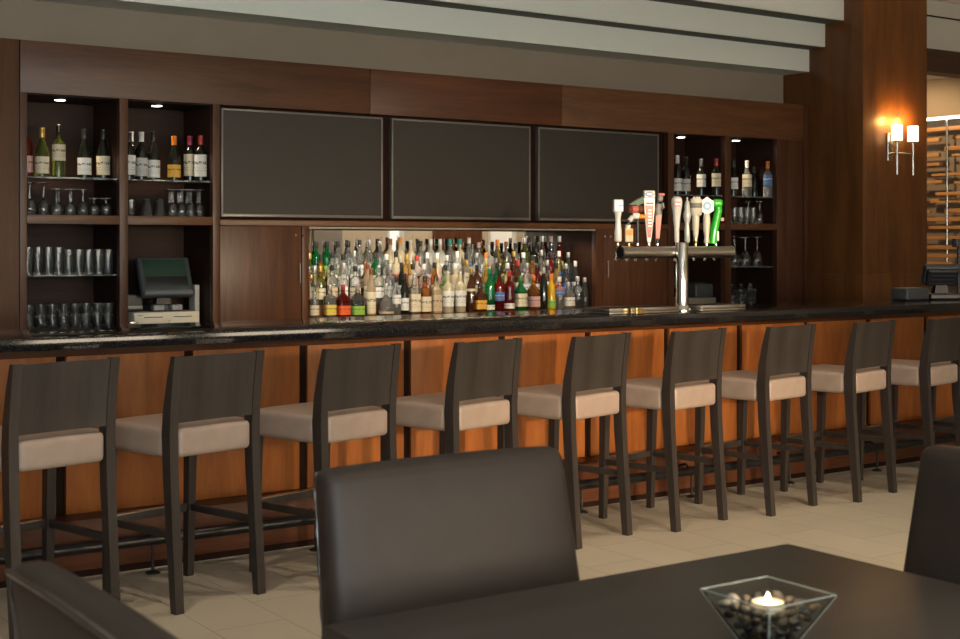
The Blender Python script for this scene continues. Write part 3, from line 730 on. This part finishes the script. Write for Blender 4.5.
for k, (x, y) in enumerate(((8.490, 8.21), (8.545, 8.26), (8.470, 8.32))):
    glassware('tall3', lambda: g_wine_inverted(.19, .031, .030), (x, y, ZG), 'wine_glass', ('upturned stemmed glass just right of the four tumblers', 'upturned stemmed glass at the right end of the rightmost middle shelf', 'upturned stemmed glass behind the tumblers on the rightmost middle shelf')[k], 'wine glass', 'stemmed glasses on the rightmost middle shelf')
for k, x in enumerate((8.175, 8.300, 8.440)):
    glassware('goblet', lambda: g_wine_inverted(.245, .048, .036), (x, 8.19, Z2), 'goblet', '%s of three large upturned goblets in the rightmost niche' % ('left one', 'middle one', 'right one')[k], 'goblet', 'large goblets in the rightmost niche')
# yellow box-like bottle behind the tumblers
bottle((8.175, 8.42, ZG), 'square', 'yellow', 'yellow', 'red', 'short yellow bottle behind the tumblers on the rightmost middle shelf', None, .17, (.1, .6))
# snack jars
nuts = plain('nut_mix', (.50, .27, .11), .6, noise=.5, scale=60, bump=.5)
for k, x in enumerate((8.150, 8.255, 8.362)):
    j = thing('snack_jar', ('left', 'middle', 'right')[k] + ' one of three lidded glass jars of nuts in the rightmost niche', 'jar', (x, 8.19, ZB+.001), 0, 'snack jars in the rightmost niche')
    MB().lathe([(.043, .008), (.046, .125), (.0485, .125), (.0485, 0), (.0425, 0)][::1], 20).build('jar_body', M_glass, j)
    MB().lathe([(.050, .1265), (.050, .137), (.022, .146), (.010, .150), (.016, .162), (.012, .176), (.004, .180)], 20).build('lid', M_glass, j)
    mb = MB()
    for q in range(70):
        t = bmesh.new(); bmesh.ops.create_icosphere(t, subdivisions=1, radius=.0075)
        a = random.uniform(0, 6.28); rr = .034*math.sqrt(random.random())
        mb.merge(t, Matrix.Translation((rr*cos(a), rr*sin(a), random.uniform(.018, .085))) @ Matrix.Rotation(random.uniform(0, 3), 4, 'X') @ Matrix.Diagonal((1.3, .8, .7, 1)))
    o = mb.build('mixed_nuts', nuts); o.location = (x, 8.19, ZB+.001); o['kind'] = 'stuff'
    tag(o, 'mixed nuts filling the %s glass jar in the rightmost niche' % ('left', 'middle', 'right')[k], 'nuts', 'nuts in the jars')

# ------------------------------------------------------------------ registers
dr = thing('cash_drawer', 'beige cash drawer under the register screen in the second niche', 'cash drawer', (3.215, 8.28, ZB+.001))
MB().box(-.215, .215, -.12, .20, .012, .085, .004).build('drawer_case', M_beige, dr)
MB().box(-.212, .212, -.126, -.118, .014, .082, .002).box(-.13, -.03, -.128, -.122, .050, .056).build('drawer_front', M_beige, dr)
MB().box(-.15, -.03, -.1285, -.125, .052, .057).box(.04, .16, -.1285, -.125, .052, .057).box(-.195, -.16, -.1285, -.125, .066, .069).build('slot', M_black, dr)
MB().tube([(.01, -.120, .026), (.01, -.131, .026)], .007, 12).build('lock', M_steel, dr)
for sx in (-.19, .19): MB().box(sx-.015, sx+.015, -.10, .18, 0, .012).build('foot', M_black, dr)
rg = thing('register_terminal', 'dark register terminal with tilted greenish screen on the cash drawer', 'register', (3.25, 8.29, ZB+.086))
MB().rbox(0, .04, .022, .20, .17, .044, .012).build('base', M_dgrey, rg)
MB().bar([(0, .05, .04, .10, .08), (0, .045, .12, .08, .06)]).build('neck', M_black, rg)
mon = MB().rbox(0, 0, 0, .345, .055, .265, .016).build('monitor', M_dgrey, rg); mon.location = (0, .0, .212); mon.rotation_euler = (-.42, 0, 0)
MB().box(-.142, .142, -.0305, -.0265, -.070, .112, .001).build('screen', M_screen, mon)
MB().box(-.135, .135, -.033, -.0302, -.064, -.005, .001).build('dark_window', M_black, mon)
MB().rbox(0, -.020, -.112, .33, .048, .038, .014).build('chin', plain('grey_plastic', (.12, .135, .15), .4), mon)
for sx in (-.075, .045): MB().rbox(sx, -.075, .026, .07, .06, .036, .008).build('card_reader', plain('light_grey_plastic', (.28, .29, .30), .45), rg)
pr = thing('receipt_printer', 'black receipt printer left of the register screen on the counter', 'printer', (3.055, 8.38, ZB+.087))
MB().rbox(0, 0, .055, .12, .16, .11, .012).build('case', M_black, pr)
MB().box(-.055, .055, -.083, -.078, .018, .036, .001).build('paper_slot', plain('light_grey_plastic', (.28, .29, .30)), pr)
pl = MB().rbox(0, 0, .125, .032, .10, .248, .006).build('card_stand', plain('pale_grey_plastic', (.46, .46, .44), .5)); pl.location = (3.462, 8.32, ZB+.0012)
tag(pl, 'pale grey upright box standing right of the register terminal', 'box')
kp = thing('keyring', 'small dark bunch of keys at the left foot of the cash drawer', 'keys', (2.975, 8.17, ZB+.001))
MB().box(-.03, .025, -.012, .012, 0, .02, .003).build('fob', plain('purple_plastic', (.06, .04, .12), .4), kp)
MB().box(.0, .05, -.020, -.012, .018, .030, .001).build('key', M_steel, kp)

d2 = MB().rbox(0, 0, .036, .30, .26, .070, .006).build('cash_drawer', plain('khaki_plastic', (.24, .22, .17), .5)); d2.location = (7.815, 8.32, ZB+.0015)
tag(d2, 'khaki cash drawer in the niche behind the beer tower', 'cash drawer')
r2 = thing('register_printer', 'dark printer on the khaki drawer behind the beer tower', 'printer', (7.845, 8.32, ZB+.0735))
MB().rbox(.02, 0, .055, .20, .20, .11, .014).build('case', M_dgrey, r2)
MB().box(-.05, .09, -.06, .06, .108, .120, .004).build('lid', M_black, r2)
r3 = thing('register_screen', 'dark slanted register screen showing between tower and printer', 'register', (7.67, 8.435, ZB+.0735))
MB().bar([(0, .04, 0, .08, .08), (0, .03, .10, .05, .04)]).build('stand', M_black, r3)
ms = MB().rbox(0, 0, 0, .16, .035, .20, .012).build('monitor', M_dgrey, r3); ms.location = (0, -.005, .17); ms.rotation_euler = (-.5, 0, .5)

# terminal on the bar, at the right
tm = thing('bar_terminal', 'black ordering terminal standing on the bar in front of the slat screen', 'register', (8.10, 6.10, 1.0705), -.55)
MB().rbox(0, 0, .02, .22, .20, .040, .01).build('base', M_black, tm)
MB().bar([(0, .01, .035, .10, .07), (0, .01, .13, .07, .05)]).build('neck', M_black, tm)
mt = MB().rbox(0, 0, 0, .25, .06, .15, .018).build('monitor', M_dgrey, tm); mt.location = (0, 0, .172); mt.rotation_euler = (.45, 0, 0)
MB().rbox(0, -.035, -.005, .225, .03, .125, .012).build('rear_housing', M_black, mt)
for q in range(4): MB().box(-.09, .09, -.0515, -.049, -.05+.03*q, -.042+.03*q).build('vent', M_dgrey, mt)
pb = MB().rbox(0, 0, .042, .24, .14, .083, .012).build('bar_printer', M_dgrey); pb.location = (7.82, 6.14, 1.071)
tag(pb, 'low charcoal printer box left of the black terminal on the bar', 'printer')
pd = thing('pole_display', 'black pole display at the right frame edge on the bar', 'display', (8.33, 6.12, 1.0705))
MB().lathe([(.05, 0), (.05, .012), (.014, .018)], 18).build('foot', M_black, pd)
MB().tube([(0, 0, .012), (0, 0, .37)], .012, 12).build('pole', M_black, pd)
MB().rbox(.03, 0, .395, .16, .05, .06, .01).build('display_head', M_dgrey, pd)

# ------------------------------------------------------------------ beer tower
TX, TY, TZ = 5.372, 5.80, 1.0705
tw = thing('beer_tower', 'polished steel T-shaped beer tower standing on the bar', 'beer tower', (TX, TY, TZ))
MB().lathe([(.052, 0), (.052, .010), (.046, .014), (.040, .034), (.036, .036)], 28).build('base_flange', M_chrome, tw)
for k in range(6):
    a = k*PI/3; MB().lathe([(.005, .010), (.005, .017), (.003, .019)], 10, (.046*cos(a), .046*sin(a), 0)).build('flange_bolt', M_steel, tw)
MB().lathe([(.0355, .03), (.0355, .388), (.033, .394)], 32).build('column', M_chrome, tw)
MB().tube([(-.415, .045, .338), (.425, .045, .338)], .034, 28).build('cross_tube', M_steel, tw)
for sx, o_ in ((-1, .010), (1, 0)):
    MB().tube([(sx*.418+o_, .045, .338), (sx*.432+o_, .045, .338)], .0375, 28).build('end_ring', M_steel, tw)
    MB().tube([(sx*.430+o_, .045, .338), (sx*.4345+o_, .045, .338)], .029, 24).build('end_cap', M_blackmetal, tw)
PW = plain('tap_white', (.78, .77, .74), .25, 0, .3); PIV = plain('tap_ivory', (.80, .74, .60), .28, 0, .3)
RED = plain('tap_red', (.60, .05, .03), .3); NAVY = plain('tap_navy', (.03, .06, .22), .3); GRN = plain('tap_green', (.03, .58, .03), .3, 0, .3)
ORG = plain('tap_orange', (.85, .30, .01), .3); PBR = plain('tap_brown', (.16, .05, .03), .35); GRY = plain('tap_grey', (.25, .24, .22), .4)
SGR = plain('tap_sage', (.20, .27, .20), .4); COR = plain('tap_coral', (.62, .16, .12), .35); BLU = plain('tap_blue', (.12, .36, .50), .3); CRM = plain('tap_cream', (.72, .60, .36), .4)
# faucet x positions and handle builders; every handle stands on a faucet on the barman's side
def faucet(x):
    f = thing('beer_faucet', '', 'faucet', (x, 5.845+.034, TZ+.338), 0, 'faucets on the beer tower')
    MB().tube([(0, -.004, 0), (0, .045, 0)], .011, 14).build('shank', M_chrome, f)
    MB().lathe([(.013, -.02), (.014, .012), (.008, .022), (.0065, .034)], 14, (0, .050, 0)).build('valve_body', M_chrome, f)
    MB().tube([(0, .050, -.01), (0, .060, -.03), (0, .066, -.050)], .0095, 12, .0075).build('spout', M_chrome, f)
    return f
fx = [5.004, 5.085, 5.150, 5.236, 5.300, 5.450, 5.532, 5.600, 5.688, 5.766]
FL = ['leftmost white handle', 'bird-head handle', 'black-stemmed barrel handle', 'red and navy shield handle', 'coral figure handle', 'tall white handle above the column', 'slim pale handle', 'white handle with banded head', 'ivory handle with star head', 'green handle']
f0 = None
for k, x in enumerate(fx):
    lb = 'chrome beer faucet under the %s' % FL[k]
    if f0 is None:
        f0 = faucet(x); f0['label'] = lb
    else: dup(f0, (x, 5.845+.034, TZ+.338), lb)
HZ = TZ+.338+.0345
def handle(k, label):
    t = thing('tap_handle', label, 'tap handle', (fx[k], 5.929, HZ), 0 if k == 2 else -.5, 'beer tap handles on the tower')
    MB().lathe([(.0075, 0), (.0085, .006), (.0065, .022)], 12).build('ferrule', M_brass if k in (0, 1, 7) else M_chrome, t)
    return t
def up(prof, p=2., seg=18): return MB().lathe(prof, seg, p=p)
def disc_y(r, y0, y1, z, seg=20, x=0): return MB().tube([(x, y0, z), (x, y1, z)], r, seg)
# 1 white, block head
t = handle(0, 'white tap handle with block head, leftmost on the beer tower')
up([(.016, .026), (.021, .034), (.020, .09), (.0145, .15), (.019, .185), (.021, .195)]).build('shaft', PW, t)
MB().rbox(0, 0, .228, .056, .046, .072, .008).build('head', PW, t)
MB().box(.002, .022, -.0238, -.0225, .225, .234).box(-.002, .020, -.0238, -.0225, .213, .219).build('mark', RED, t)
# 2 bird head
t = handle(1, 'tap handle shaped as a white bird neck with orange bill')
t.rotation_euler = (0, 0, -.65)
MB().rbox(0, 0, .062, .046, .040, .078, .006).build('body', CRM, t)
MB().box(-.020, .020, -.0215, -.0195, .062, .092).build('mark', ORG, t)
MB().rbox(0, 0, .022, .044, .040, .012, .004).build('foot', M_black, t)
MB().tube([(-.006, 0, .098), (-.004, 0, .120), (.004, 0, .145), (.018, 0, .165), (.034, 0, .172)], .017, 14, .013).build('neck', PW, t)
MB().rbox(.040, 0, .172, .046, .036, .036, .014).build('head', PW, t)
MB().rbox(.072, 0, .168, .052, .030, .026, .010).build('bill', ORG, t)
# 3 barrel
t = handle(2, 'tap handle with black stem carrying a brown barrel and green fin')
up([(.008, .02), (.011, .05), (.009, .19)]).build('stem', M_black, t)
MB().tube([(-.075, 0, .208), (.0, 0, .210), (.022, 0, .212)], .017, 16, .024).build('barrel', PBR, t)
MB().tube([(-.050, 0, .209), (-.012, 0, .210)], .0205, 16, .0222).build('barrel_band', COR, t)
MB().loft([[(-.06, -.006, .236), (-.06, .006, .236), (-.06, .006, .240), (-.06, -.006, .240)], [(.0, -.010, .236), (.0, .010, .236), (.0, .010, .268), (.0, -.010, .268)], [(.044, -.008, .248), (.044, .008, .248), (.044, .008, .286), (.044, -.008, .286)]]).tube([(0, 0, .225), (0, 0, .245)], .010, 10).build('fin', SGR, t)
# 4 red shield with navy cap
t = handle(3, 'tallest tap handle, white with red shield and navy badge')
MB().bar([(0, 0, .022, .018, .014), (0, 0, .09, .034, .020), (0, 0, .20, .056, .026), (0, 0, .262, .060, .026), (0, 0, .276, .060, .026)]).build('paddle', PW, t)
MB().loft([[(-.008, -.0125, .05), (.008, -.0125, .05), (.008, -.0085, .05), (-.008, -.0085, .05)], [(-.016, -.0155, .115), (.016, -.0155, .115), (.016, -.010, .115), (-.016, -.010, .115)], [(-.0245, -.0175, .235), (.0245, -.0175, .235), (.0245, -.012, .235), (-.0245, -.012, .235)]]).build('shield', RED, t)
lt = MB()
for q in range(6): lt.box(-.009+.0012*(q % 2), .010, -.0192, -.0150, .112+.018*q, .119+.018*q)
lt.build('lettering', PW, t)
MB().box(-.020, .024, -.0150, -.0128, .240, .252).build('mark', M_black, t)
MB().rbox(0, 0, .297, .066, .034, .046, .008).build('crown', PW, t)
MB().lathe([(.024, -.003), (.024, .003)], 24).build('badge', NAVY, t).matrix_local = Matrix.Translation((0, -.0175, .298)) @ Matrix.Rotation(PI/2, 4, 'X') @ Matrix.Diagonal((1, .66, 1, 1))
MB().box(-.014, .014, -.0222, -.0200, .294, .302).build('badge_mark', PW, t)
# 5 coral figure
t = handle(4, 'coral tapered tap handle topped by a small grey figure')
up([(.012, .02), (.014, .03), (.010, .045)]).build('foot', M_black, t)
MB().bar([(0, 0, .03, .018, .014), (.006, 0, .185, .036, .022)]).build('shaft', COR, t)
MB().tube([(.006, 0, .18), (.002, 0, .21), (.010, 0, .245)], .022, 14, .018).build('figure', GRY, t)
MB().tube([(-.012, 0, .20), (-.022, -.006, .225), (-.006, -.012, .245)], .008, 10).tube([(.022, 0, .20), (.034, -.006, .222), (.028, -.01, .25)], .008, 10).build('arms', GRY, t)
MB().rbox(.016, 0, .276, .034, .032, .042, .014).build('head', GRY, t)
MB().rbox(.022, -.002, .298, .040, .030, .018, .008).build('hat', COR, t)
# 6 tall white with red oval
t = handle(5, 'tall white tapered tap handle with red oval, above the tower column')
up([(.010, .02), (.0145, .03), (.0150, .10), (.021, .17), (.031, .236), (.033, .258), (.029, .280), (.016, .290)], seg=24).build('shaft', PW, t)
MB().tube([(0, -.0345, .244), (0, -.0285, .244)], .023, 24).build('badge', RED, t).matrix_local = Matrix.Translation((0, 0, .244)) @ Matrix.Diagonal((1, 1, .72, 1)) @ Matrix.Translation((0, 0, -.244))
MB().box(-.014, .014, -.0360, -.0338, .240, .248).build('badge_mark', PW, t)
# 7 slim pale
t = handle(6, 'slim pale grey tap handle right of the tower column')
up([(.011, .02), (.017, .03), (.015, .10), (.012, .13), (.023, .17), (.024, .19), (.016, .215), (.018, .235), (.011, .262), (.005, .270), (.007, .282), (.003, .288)]).build('shaft', plain('tap_pale', (.62, .64, .62), .25, .3), t)
# 8 banded head
t = handle(7, 'white ceramic tap handle with grey banded head and brass foot')
up([(.012, .018), (.015, .026), (.013, .05)]).build('collar', M_brass, t)
up([(.012, .048), (.016, .075), (.020, .13), (.022, .185)]).build('shaft', PIV, t)
up([(.030, .180), (.037, .190), (.038, .262), (.034, .278), (.015, .285)], seg=24).build('head', PIV, t)
MB().lathe([(.0375, .225), (.0390, .228), (.0390, .252), (.0375, .255)], 24).build('band', GRY, t)
for a in (-2.2, -1.57, -.9): MB().lathe([(.007, .276), (.008, .288), (.003, .292)], 10, (.025*cos(a), .025*sin(a), 0)).build('stud', PW, t)
# 9 star head
t = handle(8, 'ivory tap handle with six-pointed white head and blue round badge')
up([(.015, .018), (.018, .026), (.013, .05), (.020, .11), (.022, .16), (.017, .195)]).build('shaft', PIV, t)
V = [[], []]
for i in range(12):
    a = PI/2+i*PI/6; r = (.047, .040)[i % 2]
    for q, yy in enumerate((-.013, .013)): V[q].append((r*cos(a), yy, .238+r*sin(a)*1.15))
MB().loft(V).build('head', PW, t)
disc_y(.026, -.0155, -.0125, .238).build('badge', BLU, t)
disc_y(.012, -.0170, -.0150, .238).build('badge_mark', PW, t)
# 10 green
t = handle(9, 'bright green curved tap handle at the right end of the beer tower')
MB().tube([(-.022, 0, .016), (-.020, 0, .05), (-.010, 0, .11), (.004, 0, .17), (.014, 0, .215), (.012, 0, .235)], .026, 16, .022).build('shaft', GRN, t)
MB().rbox(.006, 0, .256, .066, .050, .050, .020).build('head', GRN, t)
MB().tube([(.034, 0, .160), (.034, -.016, .160)], .011, 14).tube([(.020, 0, .160), (.034, 0, .160)], .007, 10).build('knob', RED, t)
MB().rbox(.004, -.022, .060, .014, .012, .060, .005).build('label_strip', PW, t)

def drip_tray(x0, x1, label):
    t = thing('drip_tray', label, 'drip tray', ((x0+x1)/2, 5.83, TZ), 0, 'drip trays beside the beer tower')
    w = (x1-x0)/2
    MB().box(-w, w, -.11, .11, 0, .012, .003).box(-w, w, -.11, -.098, .012, .034, .002).box(-w, w, .098, .11, .012, .034, .002).box(-w, -w+.012, -.098, .098, .012, .034, .002).box(w-.012, w, -.098, .098, .012, .034, .002).build('pan', M_steel, t)
    g = MB()
    n = int(2*w/.014)
    for i in range(n):
        x = -w+.016+(2*w-.032)*i/(n-1); g.box(x-.003, x+.003, -.097, .097, .028, .033)
    g.build('grille', M_blackmetal, t)
    return t
drip_tray(4.770, 5.275, 'steel drip tray left of the beer tower column')
drip_tray(5.455, 5.800, 'steel drip tray right of the beer tower column')
o = MB().rbox(0, 0, .020, .05, .05, .040, .006).build('brass_block', M_brass); o.location = (4.93, 5.68, TZ)
tag(o, 'small brass block in front of the left drip tray', 'block')

# ------------------------------------------------------------------ sconce on the pillar
SX, SY, SZ = 9.385, 7.51, 2.20
sc = thing('wall_sconce', 'two-armed steel wall sconce with lit cream shades on the wood pillar', 'wall lamp', (SX, SY, SZ))
MB().rbox(-.10, -.010, .07, .060, .020, .24, .008).build('back_plate', M_steel, sc)
MB().tube([(-.10, -.02, .012), (-.10, -.088, .012)], .011, 12).build('arm', M_steel, sc)
MB().tube([(-.10, -.088, .012), (.105, -.088, .012)], .0085, 12).build('cross_arm', M_steel, sc)
for sx in (-.10, .105):
    MB().tube([(sx, -.088, -.165), (sx, -.088, .115)], .011, 14).lathe([(.012, .108), (.030, .116), (.030, .121)], 20, (sx, -.088, 0)).build('rod', M_steel, sc)
    MB().lathe([(.0440, .121), (.0450, .123), (.0450, .246), (.0440, .248), (.0415, .248), (.0415, .121)], 28, (sx, -.088, 0), ring=True).build('shade', M_shade, sc)
    L = bpy.data.lights.new('sconce_bulb', 'POINT'); L.energy = 3.6; L.color = (1, .50, .14); L.shadow_soft_size = .03
    lo = bpy.data.objects.new('sconce_bulb', L); C.objects.link(lo); lo.location = (SX+sx, SY-.088, SZ+.30)

# ------------------------------------------------------------------ slat screen beyond the pillar
ss = thing('slat_screen', 'screen of staggered horizontal wood slats on thin rods beyond the pillar', 'screen', (12.5, 9.4, 0))
for yy in (-.85, -.07, .71, 1.5): MB().tube([(0, yy, 0), (0, yy, 2.83)], .012, 10).build('rod', M_steel, ss)
z = 1.04; k = 0
while z < 2.72:
    y = -1.05-random.uniform(0, .25)
    while y < 1.75:
        ln_ = min(random.uniform(.28, .75), 2.0-y); dx = random.choice((-.030, .030)); dz = random.uniform(-.018, .018)
        hh = random.choice((.026, .034, .044))
        s_ = MB().box(dx-.024, dx+.024, y, y+ln_, z+dz-hh/2, z+dz+hh/2, .003).build('slat', M_slat, ss)
        if random.random() < .5: MB().box(dx-.026, dx+.026, y+ln_-.004, y+ln_+.034, z+dz-hh/2-.002, z+dz+hh/2+.002).build('end_block', M_slatend, s_)
        y += ln_+random.uniform(.10, .45)
    z += .098; k += 1
L = bpy.data.lights.new('screen_fill_spot', 'SPOT'); L.energy = 70; L.color = (1, .66, .34); L.spot_size = 1.9; L.spot_blend = .6; L.shadow_soft_size = .08  # added warm spot to light the slats, no fixture of its own
lo = bpy.data.objects.new('screen_fill_spot', L); C.objects.link(lo); lo.location = (11.2, 9.5, 3.2)
lo.rotation_euler = Vector((-1.25, .05, 1.35)).to_track_quat('Z', 'Y').to_euler()

# ------------------------------------------------------------------ ceiling downlights
def downlight(x, y, e, size=1.5, col=(1, .80, .58), aim=None):
    MBT = MB().lathe([(.075, ZC-.012), (.085, ZC-.010), (.088, ZC-.002), (.088, ZC+.02), (.060, ZC+.02), (.062, ZC-.006)], 24, (x, y, 0), ring=True)
    t = thing('unseen_downlight', 'unseen round recessed downlight in the ceiling in front of the bar', 'light', (x, y, ZC), 0, 'recessed ceiling downlights')
    bmesh.ops.translate(MBT.bm, verts=MBT.bm.verts[:], vec=(-x, -y, -ZC)); MBT.build('trim_ring', M_steel, t)
    L = bpy.data.lights.new('downlight', 'SPOT'); L.energy = e; L.color = col; L.spot_size = size; L.spot_blend = .7; L.shadow_soft_size = .06
    lo = bpy.data.objects.new('downlight', L); C.objects.link(lo); lo.location = (x, y, ZC-.02)
    if aim: lo.rotation_euler = (Vector((x, y, ZC))-Vector(aim)).to_track_quat('Z', 'Y').to_euler()
for x in (1.5, 3.5, 5.5, 7.5): downlight(x, 4.7, 55)
for x in (0., 3., 6., 9.): downlight(x, 1.5, 40)
for x in (11.2, 12.9, 14.6): downlight(x, -2.2, 160, 2.2, aim=(x, -3.5, 1.6))  # added wall washers, brightening the unseen wall that the bar mirror reflects

# added warm spots, unseen behind the viewer, to brighten the middle of the bar
for k, (x, e, ax, az) in enumerate(((2.8, 1500, 4.8, .50), (5.3, 520, 5.2, .45))):
    t = thing('bar_fill_light', 'added unseen steel spotlight brightening the bar front', 'light', (x, -3.5, 1.95), 0, 'added spotlights brightening the bar front')
    MB().tube([(0, 0, 0), (0, .05, 0)], .05, 18).build('wall_plate', M_steel, t)
    MB().tube([(0, .05, 0), (0, .10, 0)], .045, 18, .055).build('lamp_head', M_steel, t)
    L = bpy.data.lights.new('bar_fill_spot', 'SPOT'); L.energy = e; L.color = (1, .74, .45); L.spot_size = math.radians(27); L.spot_blend = 1.; L.shadow_soft_size = .12
    lo = bpy.data.objects.new('bar_fill_spot', L); C.objects.link(lo); lo.location = (x, -3.38, 1.95)
    lo.rotation_euler = (Vector((x, -3.38, 1.95))-Vector((ax, 6.05, az))).to_track_quat('Z', 'Y').to_euler()
# small lamps in the light bar over the bottles
for k in range(6):
    L = bpy.data.lights.new('recess_lamp', 'SPOT'); L.energy = 4.5; L.color = (1, .88, .70); L.spot_size = 2.4; L.spot_blend = .8; L.shadow_soft_size = .008
    lo = bpy.data.objects.new('recess_lamp', L); C.objects.link(lo); lo.location = (4.38+.41*k, 8.13, ZM0-.022); lo.rotation_euler = (math.radians(22), 0, 0)

# ------------------------------------------------------------------ world, camera, view
w = bpy.data.worlds.new('World'); bpy.context.scene.world = w; w.use_nodes = True
w.node_tree.nodes['Background'].inputs[0].default_value = (.75, .85, 1, 1); w.node_tree.nodes['Background'].inputs[1].default_value = .3
cd = bpy.data.cameras.new('Camera'); cam = bpy.data.objects.new('Camera', cd); C.objects.link(cam)
cam.location = (0, 0, 1.45); cam.rotation_euler = (PI/2, 0, math.radians(-34.4))
cd.sensor_width = 36; cd.lens = 36*1367/960; cd.shift_y = -(319.5-245)/960
cd.clip_start = .05
cd.dof.use_dof = True; cd.dof.focus_distance = 7.0; cd.dof.aperture_fstop = 6.3
S = bpy.context.scene
S.camera = cam
S.view_settings.view_transform = 'Standard'; S.view_settings.look = 'None'; S.view_settings.gamma = 1; S.view_settings.use_curve_mapping = False
S.view_settings.exposure = 0.58
S.cycles.max_bounces = 10; S.cycles.transmission_bounces = 10; S.cycles.glossy_bounces = 5; S.cycles.diffuse_bounces = 4
S.cycles.caustics_reflective = False; S.cycles.caustics_refractive = False
S.cycles.sample_clamp_indirect = 4.0
S.cycles.use_denoising = True
